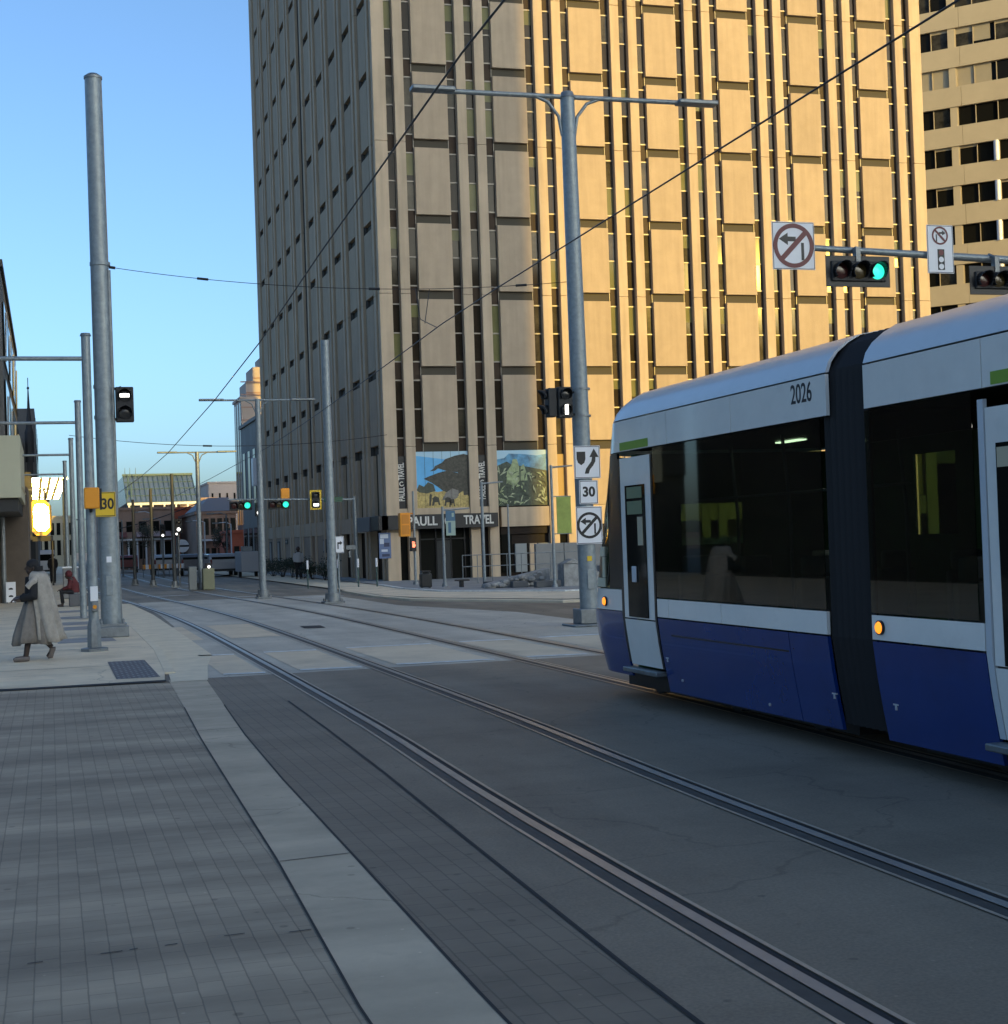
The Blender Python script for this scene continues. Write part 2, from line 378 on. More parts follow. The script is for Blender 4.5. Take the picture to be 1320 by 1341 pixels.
# sidewalk on the left: ramps down to the crossing
def swz(y): return .014 + (.10 - .014) * min(1, max(0, (y - 22) / 5.5))
b = MB()
SY = [21.9, 23, 24.5, 26, 27.5, 40, 70, 200]
SE = [1.5, 1.58, 1.62, 1.66, 1.7, 1.75, 1.4, 1.2]
for i in range(len(SY) - 1):
    for xa, xb in ((-14, -.3), (-.3, None)):
        a0 = SE[i] if xb is None else xb; a1 = SE[i + 1] if xb is None else xb
        y0 = SY[i]; y1 = SY[i + 1]
        off = .0 if i else .0
        b.quad((xa, y0 + (xa < -1) * 1.2 * (i == 0), swz(y0)), (a0, y0, swz(y0)), (a1, y1, swz(y1)), (xa, y1, swz(y1)))
tag(b.build('sidewalk', M_walk, smooth=False), kind='structure')
b = MB()
for i in range(1, len(SY) - 1):
    b.prism([(SE[i], SY[i], 0.002), (SE[i] + .16, SY[i], .002), (SE[i] + .15, SY[i], swz(SY[i]) + .004), (SE[i], SY[i], swz(SY[i]) + .004)], (SE[i + 1] - SE[i], SY[i + 1] - SY[i], swz(SY[i + 1]) - swz(SY[i])))
tag(b.build('kerb', M_kerb, smooth=False), kind='structure')
def ramp(name, x0, x1, y0, y1, m, dz=.004):
    return tag(MB().quad((x0, y0, swz(y0) + dz), (x1, y0 - .03, swz(y0) + dz), (x1 - .05, y1, swz(y1) + dz), (x0 - .02, y1, swz(y1) + dz)).build(name, m, smooth=False), kind='structure')
ramp('tactile_pad', .86, 1.47, 22.35, 25.3, pavers('tactile_plate', (.10, .09, .095), (.085, .08, .085), (.22, .22, .23), .14, .14, False, .02, .1))
for y in (30.5, 35.5, 38, 41.5, 46): ramp('pavement', .1, 1.2, y, y + 1.6, M_pad2)
for y in (24.6, 28.4, 33, 38.5, 44, 51): tag(MB().quad((-9, y, swz(y) + .003), (1.55, y, swz(y) + .003), (1.55, y + .03, swz(y) + .0035), (-9, y + .03, swz(y) + .0035)).build('pavement_joint', M_joint2, smooth=False), kind='structure')
for x in (-1.9,):
    b = MB()
    for ya, yb in ((23, 24.5), (24.5, 27.5), (27.5, 60)): b.quad((x, ya, swz(ya) + .003), (x + .02, ya, swz(ya) + .003), (x + .02, yb, swz(yb) + .003), (x, yb, swz(yb) + .003))
    tag(b.build('pavement_joint', M_joint2, smooth=False), kind='structure')
band('pavement_joint', -14, 1.5, 21.62, 21.86, M_joint, .0155, 0)
tag(MB().quad((-14, 22.05, .020), (.1, 22.05, .020), (.0, 22.0 + .9, .031), (-14, 22.9, .031)).build('pavement_edging', M_kerb, smooth=False), kind='structure')
# paving joints, dark lines in the street
b = MB()
ST2 = [y for y in ST if y <= 21]
for tab, w in ((T_L, .012), (T_R, .016), (T_J, .022)):
    for y0, y1 in zip(ST2, ST2[1:]):
        b.quad((lerp(tab, y0) - w / 2, y0, .0105), (lerp(tab, y0) + w / 2, y0, .0105), (lerp(tab, y1) + w / 2, y1, .0105), (lerp(tab, y1) - w / 2, y1, .0105))
for y in (2.2, 8.9, 15.6):
    b.quad((lerp(T_L, y) + .01, y, .011), (lerp(T_R, y) - .01, y + .05, .011), (lerp(T_R, y) - .01, y + .062, .011), (lerp(T_L, y) + .01, y + .012, .011))
tag(b.build('paving_joint', M_joint, smooth=False), kind='structure')
# open, heaved joints between the bricks
b = MB()
for x, y, w_ in ((-.15, 7.21, .07), (.17, 7.245, .10), (.30, 7.26, .04), (.46, 7.27, .06), (.74, 7.33, .10), (1.04, 7.27, .11), (1.24, 17.05, .05)):
    b.quad((x, y, .0085), (x + w_, y + .008, .0085), (x + w_, y + .020, .0085), (x + .004, y + .011, .0085))
tag(b.build('brick_gap', M_joint, smooth=False), kind='structure')
tag(MB().poly([(5.3, 33.2, .0145), (5.75, 33.1, .0145), (5.8, 34.1, .0145), (5.35, 34.2, .0145)]).build('drain_cover', M_joint, smooth=False), kind='structure')
# far road across, kerbs and the pavement round the tower
ribbon('far_kerb', [(10.75, 57), (10.55, 49.9), (10.9, 46.3), (13.7, 40.4), (30, 36)], [(10.55, 57), (10.3, 49.9), (10.6, 45.6), (13.5, 39.7), (30, 35.3)], .06, M_kerb)
sheet('corner_pavement', [(10.85, 200), (10.8, 57), (10.7, 50), (11.2, 46.8), (14, 41), (60, 37), (60, 66.6), (60, 200)], .05, M_walk)
ribbon('kerb_paint', [(13.2, 62), (12.8, 56), (13.2, 51.5), (16, 47), (40, 45)], [(13.0, 62), (12.6, 56), (12.9, 51.2), (15.9, 46.5), (40, 44.5)], .09, M_mark)
sheet('plaza', [(13.2, 200), (13.1, 62), (12.85, 56), (13.25, 51.6), (16.1, 47.1), (60, 45.2), (60, 200)], .08, mat('plaza_paving', (.28, .28, .27), .85, 0, .15, .6))
for k, (x, y) in enumerate(((3.6, 47), (6.2, 42), (8.2, 38.5), (5.6, 60))):
    band('lane_marking', x, x + 1.6, y + 14, y + 14.35, M_mark, .008)

# rails: grooved head, flangeway and keeper in a dark rubber boot, each a thing
def rail(off, label, y0=-14, y1=160):
    b = MB(); pts = [(x, y) for x, y in RAIL]
    prof = ((-.132, -.106, .012, 3), (-.106, -.018, .010, 2), (-.018, .050, .017, 0), (.050, .102, .006, 1), (.102, .128, .013, 3))
    for (xa, ya), (xb, yb) in zip(pts, pts[1:]):
        for p0, p1, z, m in prof:
            b.quad((xa + off + p0, ya, z), (xa + off + p1, ya, z), (xb + off + p1, yb, z), (xb + off + p0, yb, z), m)
    o = b.build('tram_rail', [M_rail, M_joint, M_slab2, M_lip], smooth=False)
    return tag(o, label, 'rail', 'grooved tram rails set in the street')
M_slab2 = mat('rail_boot', (.075, .07, .062), .7, 0, .2, 8)
M_lip = mat('rail_edge_concrete', (.52, .43, .33), .45, .25, .2, 5)
rail(0, 'near grooved rail running from the front edge past the left kerb')
rail(1.44, 'second grooved rail from the left, between empty track and tram')
rail(3.62, 'grooved rail under the near side of the tram')
rail(5.06, 'farthest grooved rail, passing under the far side of the tram')

# ------------------------------------------------------------------ the corner tower
TX0, TX1, TY0, TY1, TH = 14.47, 42.65, 66.6, 106.8, 54.0
ZS = [6.07 + 3.45 * j for j in range(14)]            # slot centres, one a storey
tower = thing('office_tower', 'tall brown concrete tower of vertical piers, travel agency at its corner', 'office tower', (TX0, TY0, 0))
MB().box(TX0 + .36, TX1 - .36, TY0 + .36, TY1 - .36, 0, TH).build('core_wall', M_spandrel, tower, smooth=False)
FB = [17.14 + 3.8 * k for k in range(7)]             # bay centres along the front (x)
LB = [69.1 + 3.8 * k for k in range(5)] + [89.0 + 3.8 * k for k in range(5)]   # along the street side (y)
def fr(a0, a1, d0, d1, z0, z1):   # front: along x, depth measured inwards from TY0
    return (a0, a1, TY0 + d0, TY0 + d1, z0, z1)
def sd(a0, a1, d0, d1, z0, z1):   # street side: along y, depth inwards from TX0
    return (TX0 + d0, TX0 + d1, a0, a1, z0, z1)
def pier(fn, a0, a1, z0=0.0, z1=TH, d=0.0):
    b = MB()
    zz = [z0] + [z + .02 for z in ZS if z0 < z + .02 < z1 and ZS.index(z) % 2 == 0] + [z1]
    for p, q in zip(zz, zz[1:]): b.box(*fn(a0, a1, d, .35, p + .006, q - .006))
    b.build('pier', M_conc, tower, bevel=.018)
pier(fr, TX0, TX0 + .6)
for i, c in enumerate(FB):
    pier(fr, c - 1.68, c - 1.23)
    pier(fr, c + 1.23, c + 1.68) if i < 6 else None
pier(fr, FB[-1] + 1.23, FB[-1] + 1.68); pier(fr, TX1 - .62, TX1, z0=0, d=.0)
for i, c in enumerate(LB):
    pier(sd, c - 1.68, c - 1.23); pier(sd, c + 1.23, c + 1.68)
pier(sd, 86.35, 86.95, d=.2); pier(sd, TY1 - .7, TY1, d=0.0)
# cladding panels
spare = MB()
M_slot = mat('slot_glass', (.075, .066, .05), .7, spec=.15)
def panel(fn, c, j, own):
    z0 = ZS[j] + .2; z1 = ZS[j + 1] - .2 if j < 13 else TH
    b = MB() if own else spare
    b.box(*fn(c - .81, c + .81, .07, .35, z0, z1))
    b.box(*fn(c - .81, c + .81, .25, .352, ZS[j] - .2, z0), 1)
    if own: b.build('cladding_panel', [M_panel, M_slot], tower, bevel=.012)
for c in FB:
    for j in range(13): panel(fr, c, j, j <= 6)
for i, c in enumerate(LB):
    for j in range(13): panel(sd, c, j, i < 5 and j < 10)
tag(spare.build('cladding_panel', [M_panel, M_slot], tower, smooth=False), kind='stuff')
# window strips: storey-high panes, dark spandrels and thin bars
M_W = [mat('tower_glass', (.034, .026, .018), .06, 0, .3, .8, spec=.11), mat('tower_glass_room', (.065, .055, .038), .06, 0, .6, 1.2, spec=.11), M_blind, mat('tower_spandrel', (.050, .033, .022), .5, spec=.12), M_mull, mat('recess_shade_lining', (.07, .065, .058), .5)]
def wstrip(fn, a0, a1, z0=6.5, top=13):
    b = MB(); rnd = random.Random(int(a0 * 100))
    def face(za, zb, m, d=.275):
        # a pane tilts a hair as real glazing does
        t = rnd.uniform(-.006, .006) if m < 3 else 0
        x0, x1, y0, y1, _, _ = fn(a0, a1, d, d + .02, 0, 1)
        if fn is fr: b.quad((x0, y0 - t, za), (x1, y0 + t, za), (x1, y0 + t, zb), (x0, y0 - t, zb), m)
        else: b.quad((x0 - t, y1, za), (x0 + t, y0, za), (x0 + t, y0, zb), (x0 - t, y1, zb), m)
    for j in range(top):
        za, zb = ZS[j] + .42, ZS[j + 1] - .42
        face(ZS[j] - .42, ZS[j] + .42, 3)
        mid = za + (zb - za) * .5
        for p, q in ((za, mid), (mid, zb)):
            r = rnd.random()
            if q == zb and r < .30:
                h = p + (q - p) * rnd.uniform(.2, .7); face(h, q, 2); face(p, h, rnd.choice((0, 0, 1)))
            else: face(p, q, 0 if r < .72 else 1 if r < .93 else 2)
        for z in (za, mid, zb): b.box(*fn(a0 + .005, a1 - .005, .235, .272, z - .03, z + .03), 4)
    for e in (a0 + .014, a1 - .014): b.box(*fn(e - .013, e + .013, .22 if fn is fr else .15, .268, ZS[0] - .42, TH), 4 if fn is fr else 5)  # street side lining added dark, standing in for recess shade
    b.build('window_strip', M_W, tower, smooth=False)
def wcols(bays, fn, first, last):
    prev = first
    for c in bays:
        if c - 1.68 - prev > .1: wstrip(fn, prev, c - 1.68)
        wstrip(fn, c - 1.23, c - .81); wstrip(fn, c + .81, c + 1.23); prev = c + 1.68
    wstrip(fn, prev, last)
wcols(FB, fr, TX0 + .6, TX1 - .62)
wcols(LB[:5], sd, TY0 + .6, 86.35); wcols(LB[5:], sd, 86.95, TY1 - .7)
# ledges, shopfront and the lower storeys
b = MB()
b.box(*fr(TX0 + .61, 19.6, .05, .355, 3.02, 3.3)); b.box(*fr(19.85, TX1 - .65, .05, .355, 2.35, 3.24))
for z0, z1 in ((2.3, 3.05),): b.box(*sd(71.0, TY1 - .72, .04, .355, z0, z1))
b.build('ledge', M_conc, tower, smooth=False)
b = MB()
b.box(14.15, 19.55, TY0 - .42, TY0 - .02, 2.36, 3.0); b.box(14.0, TX0 - .02, TY0 - .42, 68.0, 2.36, 3.0)
fas = b.build('shop_fascia', M_signblack, tower, bevel=.01)
MB().box(13.95, TX0 - .02, 68.02, 70.9, 2.34, 3.0).build('canopy', mat('grey_canopy_panel', (.12, .13, .15), .5), tower, bevel=.01)
M_let = mat('sign_lettering', (.62, .60, .55), .5)
lettering('PAULL', .56, face_cam(16.0, TY0 - .43, 2.69), M_let, fas, ext=.02, sx=.86, bold=.012)
lettering('TRAVEL', .56, face_cam(18.62, TY0 - .43, 2.69), M_let, fas, ext=.02, sx=.72, bold=.012)
b = MB(); n = 28
for k in range(n - 6):
    w0 = 2 * PI * k / n + .9; w1 = 2 * PI * (k + 1) / n + .9
    b.prism([(17.29 + r * math.cos(w), TY0 - .43, 2.69 + r * math.sin(w)) for r, w in ((.20, w0), (.26, w0), (.26, w1), (.20, w1))], (0, -.02, 0))
b.prism([(17.22, TY0 - .43, 2.60), (17.34, TY0 - .43, 2.56), (17.38, TY0 - .43, 2.72), (17.27, TY0 - .43, 2.80)], (0, -.02, 0))
b.build('emblem', M_let, fas, smooth=False)
# recessed entrance glass and doors
b = MB()
b.box(*fr(15.07, 15.45, .3, .355, 0, 3.0), 0); b.box(*fr(15.93, 18.35, .32, .355, 0, 2.36), 0)
for x in (16.0, 16.75, 17.45, 18.1): b.box(*fr(x, x + .05, .25, .315, 0, 2.36), 1)
b.box(*fr(16.05, 18.1, .25, .313, 1.86, 1.92), 1)
b.build('shop_window', [M_glassdark, M_tdark], tower, smooth=False)
M_sdoor = mat('shop_door_glass', (.05, .05, .048), .15)
for x, hx in ((16.8, 17.06), (17.12, 17.15)):
    sd_ = MB().box(*fr(x, x + .3, .21, .245, .06, 1.82)).build('shop_door', M_sdoor, tower, smooth=False)
    MB().box(*fr(hx, hx + .02, .15, .20, .8, 1.2)).build('handle', M_steel, sd_, smooth=False)
each('ground_floor_panel', [M_glassdark, mat('storefront_reflection', (.24, .26, .26), .5), M_conc, M_spandrel], tower,  # grey panes: storefront glass reflection put into the colour
     [(*fr(x, x + w, .2, .355, .25, 1.55 if m else 2.0), m) for x, w, m in ((19.85, .5, 0), (20.5, .55, 1), (21.2, .35, 2), (21.65, .6, 1))] + [(*fr(19.85, 23.0, .22, .355, 2.0, 2.34), 3)])
# blue poster on the corner pier
b = MB(); b.box(14.08, 14.62, TY0 - .04, TY0 - .002, 1.1, 2.25, 0)
for x0, x1, z0, z1, m in ((14.14, 14.5, 2.0, 2.18, 2), (14.12, 14.3, 1.75, 1.98, 2), (14.3, 14.55, 1.62, 1.80, 1), (14.18, 14.46, 1.4, 1.5, 2), (14.2, 14.55, 1.18, 1.3, 1)): b.box(x0, x1, TY0 - .045, TY0 - .0405, z0, z1, m)
b.build('poster', [mat('poster_blue', (.10, .15, .28), .4), mat('poster_navy', (.03, .04, .09), .4), mat('poster_white', (.5, .55, .62), .4)], tower, smooth=False)
# vertical black sign boards with the shop's name
for x0, x1 in ((15.06, 15.44), (18.84, 19.22)):
    sb = MB().box(x0, x1, TY0 + .18, TY0 + .35, 3.31, 5.66).build('sign_board', M_signblack, tower, smooth=False)
    Mv = Matrix.Translation(((x0 + x1) / 2, TY0 + .175, 4.5)) @ Matrix(((0, -1, 0, 0), (0, 0, -1, 0), (1, 0, 0, 0), (0, 0, 0, 1)))
    lettering('PAULL     TRAVEL', .40, Mv, M_let, sb, ext=.004, sx=.56, bold=.01)
    b = MB()
    for k in range(13):
        w0 = 2 * PI * k / 16 + .8; w1 = 2 * PI * (k + 1) / 16 + .8
        b.prism([((x0 + x1) / 2 + r * math.cos(w), TY0 + .175, 4.42 + r * math.sin(w)) for r, w in ((.07, w0), (.11, w0), (.11, w1), (.07, w1))], (0, -.004, 0))
    b.build('emblem', M_let, sb, smooth=False)
# the two printed window murals, flat prints behind the piers
def P2(pts, x0, z0, w, h, y): return [(x0 + u * w, y, z0 + v * h) for u, v in pts]
MU = [mat('print_sky', (.11, .42, .74), .4, 0, .12, .8), mat('print_pale_sky', (.36, .55, .66), .4), mat('print_tree', (.040, .038, .028), .45, 0, .75, 9),
      mat('print_grass', (.44, .33, .11), .45, 0, .5, 9), mat('print_bush', (.05, .06, .04), .45, 0, .4, 7), mat('print_grey', (.18, .17, .15), .45, 0, .35, 6),
      mat('print_leaf', (.28, .34, .17), .45, 0, .4, 6), mat('print_deep', (.03, .05, .032), .45, 0, .8, 8), mat('print_blue', (.08, .25, .40), .4, 0, .6, 3), mat('print_pale_leaf', (.34, .38, .24), .45, 0, .3, 9)]
x0, w, z0, h, ym = 15.92, 2.44, 3.30, 2.55, TY0 + .14
b = MB(); b.box(x0, x0 + w, ym, ym + .2, z0, z0 + h, 0)
b.poly(P2([(.0, .93), (1, .8), (1, 1), (0, 1)], x0, z0, w, h, ym - .003), 1)
b.poly(P2([(0, 0), (1, 0), (1, .28), (.7, .33), (.4, .28), (.15, .33), (0, .3)], x0, z0, w, h, ym - .003), 3)
b.poly(P2([(.26, .65), (.34, .70), (.36, .74), (.5, .80), (.56, .86), (.75, .92), (.92, .95), (1, .93), (1, .2), (.9, .2), (.88, .40), (.8, .62), (.55, .66), (.42, .70), (.36, .66)], x0, z0, w, h, ym - .006), 2)
b.poly(P2([(.14, .52), (.24, .56), (.42, .62), (.6, .66), (.85, .60), (.9, .30), (.74, .20), (.6, .26), (.5, .30), (.42, .36), (.30, .44)], x0, z0, w, h, ym - .009), 2)
b.poly(P2([(0, .32), (.05, .42), (.14, .38), (.22, .46), (.32, .42), (.36, .30), (.2, .26), (.05, .28)], x0, z0, w, h, ym - .012), 4)
b.poly(P2([(.48, .14), (.55, .26), (.68, .34), (.8, .30), (.8, .18), (.66, .12)], x0, z0, w, h, ym - .012), 5)
for ex, ez, s in ((.35, .10, 1.0), (.58, .09, .9), (.66, .07, .7)):
    b.poly(P2([(ex - .07 * s, ez - .06), (ex - .05 * s, ez + .04), (ex - .06 * s, ez + .07), (ex, ez + .11 * s), (ex + .07 * s, ez + .08), (ex + .09 * s, ez - .05), (ex + .06 * s, ez - .05), (ex + .05 * s, ez), (ex - .02 * s, ez), (ex - .03 * s, ez - .06)], x0, z0, w, h, ym - .015), 2)
b.poly(P2([(.23, .04), (.24, .22), (.27, .26), (.29, .22), (.26, .04)], x0, z0, w, h, ym - .015), 2)
b.poly(P2([(.78, .05), (.78, .2), (.98, .22), (.98, .04)], x0, z0, w, h, ym - .015), 3)
for k in range(1, 6): b.box(x0 + w * k / 6 - .006, x0 + w * k / 6 + .006, ym - .018, ym - .0155, z0, z0 + h, 2)
b.build('mural', MU, tower, smooth=False)
x0 = 19.72
b = MB(); b.box(x0, x0 + 2.44, ym, ym + .2, z0, z0 + h, 7)
b.poly(P2([(0, .72), (.2, .80), (.3, .74), (.6, .7), (1, .62), (1, 1), (0, 1)], x0, z0, w, h, ym - .003), 8)
b.poly(P2([(0, .84), (.15, .86), (.24, .94), (.5, .93), (.8, .9), (1, .93), (1, 1), (0, 1)], x0, z0, w, h, ym - .006), 1)
rnd = random.Random(4)
b.poly(P2([(.18, .40), (.20, .62), (.28, .72), (.32, .84), (.40, .84), (.44, .70), (.44, .45), (.36, .36)], x0, z0, w, h, ym - .009), 6)
b.poly(P2([(.46, .45), (.47, .70), (.53, .75), (.58, .60), (.60, .45)], x0, z0, w, h, ym - .009), 6)
for k in range(110):
    u, v = rnd.random(), rnd.random()**1.3 * .62; a = rnd.uniform(.3, 2.8); L = rnd.uniform(.06, .20); t = rnd.uniform(.010, .022)
    du, dv = math.cos(a), math.sin(a)
    q = [(u, v), (u + du * L * .5 - dv * t, v + dv * L * .5 + du * t), (u + du * L, v + dv * L - .03), (u + du * L * .5 + dv * t, v + dv * L * .5 - du * t)]
    q = [(min(1, max(0, a_)), min(.97, max(0, b_))) for a_, b_ in q]
    b.poly(P2(q, x0, z0, w, h, ym - .012 - .0006 * k), 9 if k % 3 == 0 else 6 if k % 3 == 1 else 7)
b.build('mural', MU, tower, smooth=False)
each('lower_panel', M_panel, tower, [fr(c - 1.22, c + 1.22, .09, .355, 3.26, 5.85) for c in FB[2:]])
each('narrow_window', [mat('brown_sign_board', (.30, .18, .06), .5), M_glassdark], tower, [(*fr(c + 1.69, c + 2.11, .2, .355, za, zb), m) for c in FB[1:] for za, zb, m in ((3.3, 5.64, 0), (.4, 2.3, 1))])
# street side, lower storeys: tall slits, openings, poster frames
each('tall_window', M_glassdark, tower, [sd(c - .5, c + .5, .25, .355, 3.06, 5.86) for c in LB])
each('window_jamb', M_conc, tower, [sd(c + u, c + u + .71, .1, .355, 3.06, 5.86) for c in LB for u in (-1.22, .51)])
each('base_wall', mat('brown_base_wall', (.33, .25, .18), .85, 0, .15, .7), tower, [sd(c - 1.9, c + 1.895, .06, .3, 0, 2.28) for c in LB[3:]])
M_fp = mat('faded_poster', (.3, .28, .26), .6)
for y, z0, z1 in ((81.0, 1.5, 2.15), (83.0, 1.35, 2.1), (97.0, 1.9, 2.2), (100.5, .7, 2.1), (104.3, .6, 2.1)):
    b = MB(); b.box(TX0 + .02, TX0 + .055, y - .5, y + .5, z0, z1, 0); b.box(TX0 + .008, TX0 + .018, y - .36, y + .36, z0 + .1, z1 - .1, 1)
    b.build('poster_frame', [M_black, M_fp], tower, smooth=False)

# ------------------------------------------------------------------ office building behind the tower, on the right
ob = thing('office_building', 'beige office building with ribbon windows and blinds behind the brown tower, at the right edge', 'office building', (76.6, 120.65, 0))
P0 = Vector((76.6, 120.65, 0)); U = Vector((.692, -.722, 0)); N = Vector((-.722, -.692, 0))   # U runs to the near right end
OBM = Matrix(((U.x, -N.x, 0, P0.x), (U.y, -N.y, 0, P0.y), (0, 0, 1, 0), (0, 0, 0, 1)))          # local x along face, y inwards
M_beige = mat('beige_spandrel', (.55, .46, .31), .85, 0, .06, .4)
M_frame = mat('window_frame_beige', (.40, .34, .25), .6)
MB().box(-14, 40, .5, 18, 0, 68, 0, OBM).build('core_wall', M_glassdark, ob, smooth=False)
OF = [(30.3 + 3.55 * (j - 7)) for j in range(0, 17)]
for j, z in enumerate(OF):
    b = MB()
    for k in range(6): b.box(-14 + k * 9 + .012, -14 + (k + 1) * 9 - .012, 0, .52, z + 1.75, z + 3.546, 0, OBM)
    b.build('spandrel_band', M_beige, ob, smooth=False)
WM = [M_glassdark, M_glassmid, mat('drawn_blind', (.40, .34, .23), .75, 0, .05, 1), M_frame]
rnd = random.Random(21)
for j, z in enumerate(OF):
    if not 3 <= j <= 14: continue
    for k, u in enumerate((-3.1, -1.55, 0, 1.45, 3.62, 5.17, 7.1, 8.65)):
        b = MB()
        r = rnd.random()
        bl = 1.0 if (j == 10 and k < 6) else rnd.choice((0, 0, .15, .3, .8)) if j >= 11 else rnd.choice((0, 0, 0, .12))
        zt = z + 1.75
        if bl < 1: b.box(u, u + 1.50, .30, .46, z - .06, zt - bl * 1.8, rnd.choice((0, 0, 1)), OBM)
        if bl > 0: b.box(u + .03, u + 1.47, .27, .46, zt - bl * 1.8, zt, 2, OBM)
        b.box(u - .03, u + .03, .18, .5, z - .06, zt, 3, OBM)
        b.build('window', WM, ob, smooth=False)
for j in (4, 5, 6, 7, 8): MB().path([OBM @ Vector((6.85, .12, OF[j] - .05)), OBM @ Vector((6.85, .12, OF[j] + 1.74))], .24, 14).build('white_column', M_white, ob)
for z in OF: MB().box(2.96, 3.58, .1, .49, z - .05, z + 1.75, 0, OBM).build('window_pier', M_beige, ob, smooth=False)

# ------------------------------------------------------------------ the tram
TXS, TXF = 5.95, 8.60                      # near and far sides
tram = thing('tram', 'blue and white low floor tram with black windows, numbered 2026', 'tram', (7.27, 9, 0))
def inset(z):                               # tumblehome of the side by height
    tab = [(.20, .115), (.45, .07), (.70, .03), (.97, .0), (3.07, .0), (3.16, .03), (3.28, .12), (3.38, .30), (3.44, .62), (3.47, 1.1)]
    if z <= tab[0][0]: return tab[0][1]
    for (a, p), (c, q) in zip(tab, tab[1:]):
        if z <= c: return p + (q - p) * (z - a) / (c - a)
    return tab[-1][1]
def nose(y, z):                             # how far the plan has turned in towards the centre line at y
    tip = 17.28 - .36 * max(0, z - .9) - .25 * max(0, .75 - z)
    start = tip - 1.12
    if y <= start: return 0.
    t = min(1, (y - start) / (tip - start))
    return 1.325 * (1 - math.sqrt(max(0, 1 - t ** 2.2)))
def side(y, z, side_=-1, off=0.):
    i = min(1.325, inset(z) + nose(y, z))
    return (7.275 + side_ * (1.325 - i + off), y, z)
def skin(name, y0, y1, zs, m, far=False, off=0., parent=None, th=.03, ys=None):
    """a panel of the tram's side following its curved section, with thickness"""
    b = MB(); sgn = 1 if far else -1
    n = max(2, int((y1 - y0) / .12) + 1) if y1 > 14.9 else 2
    Y = ys or [y0 + (y1 - y0) * i / (n - 1) for i in range(n)]
    for k in (0, 1):
        rows = [[side(y, z, sgn, off - (th if k else 0)) for z in zs] for y in Y]
        b.loft(rows, 0, closed=False)
    nz, ny = len(zs), len(Y); N_ = nz * ny
    ring = [i * nz for i in range(ny)] + [(ny - 1) * nz + j for j in range(1, nz)] + [i * nz + nz - 1 for i in range(ny - 2, -1, -1)] + [j for j in range(nz - 2, 0, -1)]
    for a, c in zip(ring, ring[1:] + ring[:1]): b.f.append((a, c, c + N_, a + N_)); b.m.append(0)
    return b.build(name, m, parent or tram, smooth=True)
ZB = [.215, .45, .70, .97]; ZW = [.985, 1.17]; ZG = [1.185, 1.9, 2.72]; ZF = [2.735, 3.065]; ZR = [3.08, 3.16, 3.24, 3.32, 3.38, 3.42, 3.44, 3.46, 3.47]
GLASS = [1.185, 1.9, 2.72]
def module(y0, y1, near_glass, skirts, fasc, cab=False, waists=None):
    for a, c in skirts: skin('skirt_panel', a, c, ZB, M_tblue)
    for a, c in (waists or skirts): skin('waist_panel', a, c, ZW, M_twhite)
    for a, c in near_glass: skin('window', a, c, GLASS, M_tglass, th=.008)
    for a, c in fasc: skin('fascia_panel', a, c, ZF, M_twhite)
    skin('roof_fairing', y0, y1, ZR, M_tgrey)
    for a, c in ((y0, y1),):
        skin('far_skirt_panel', a, c, ZB + [1.17], M_tblue, True); skin('far_fascia_panel', a, c, ZF, M_twhite, True); skin('far_roof_fairing', a, c, ZR, M_tgrey, True)
# front module with the cab
module(10.83, 17.2, [(10.95, 14.50)], [(10.95, 11.62), (11.632, 14.50)], [(10.83, 12.6), (12.61, 14.1), (14.11, 15.72)], True, [(10.95, 12.95), (12.962, 14.20), (14.212, 14.50)])
skin('roof_end_fairing', 15.73, 16.62, [2.735, 2.9, 3.065], M_twhite)
skin('cab_skirt', 15.50, 17.26, [.30, .45, .70, .90, 1.0], M_tblue); skin('cab_skirt', 15.5, 17.26, [.30, .45, .70, .97], M_tblue, True)
skin('cab_front_panel', 15.50, 17.2, [1.01, 1.10, 1.24], M_twhite)
skin('cab_window', 15.86, 17.1, [1.25, 1.6, 2.1, 2.72], M_tglass, th=.008); skin('cab_window', 15.0, 17.1, [1.25, 1.6, 2.1, 2.72], M_tglass, True, th=.008)
skin('cab_pillar', 15.50, 15.85, [1.25, 1.9, 2.72], M_tdark); skin('windscreen_pillar', 16.30, 16.42, [1.25, 1.7, 2.2, 2.72], M_tdark)
# light coloured mirror and camera housing at the cab corner
M_cream = mat('cream_trim', (.62, .58, .42), .45)
fr_ = skin('corner_vent', 15.98, 16.44, [1.26, 1.30, 1.36], M_cream, off=.012)
skin('vent_rim', 15.98, 16.44, [1.60, 1.66, 1.71], M_cream, off=.012, parent=fr_)
skin('vent_rim', 15.98, 16.06, [1.365, 1.48, 1.595], M_cream, off=.012, parent=fr_)
skin('grille', 16.065, 16.44, [1.365, 1.48, 1.595], M_tdark, off=.004, parent=fr_)
# narrow cab door
skin('door_frame', 15.43, 15.49, [.46, .7, .97, 1.9, 2.66], M_tdark, off=.004)
dr = skin('door', 14.57, 15.42, [.44, .62, .80, .93], M_twhite, off=.006)
dw = skin('door_leaf', 14.57, 15.42, [.945, 1.9, 2.66], M_twhite, off=.004)
skin('door_window', 14.72, 15.27, [.96, 1.7, 2.36], M_glassdark, off=.014, parent=dw, th=.008)
b = MB()
for z0, z1 in ((2.22, 2.34), (2.05, 2.19)): b.box(TXS - .0215, TXS - .0155, 14.78, 15.2, z0, z1)
b.build('sticker', mat('faded_green_sticker', (.20, .24, .13), .5), dw, smooth=False)
MB().box(TXS - .0215, TXS - .0155, 14.78, 14.92, 1.72, 2.02).build('notice', M_beige, dw, smooth=False)
MB().box(TXS - .035, TXS - .0155, 14.99, 15.10, 1.33, 1.50).build('handle', M_tgrey, dw, bevel=.008)
skin('door_jamb', 14.515, 14.56, [.44, .7, .97, 1.9, 2.66], M_tdark, off=.004)
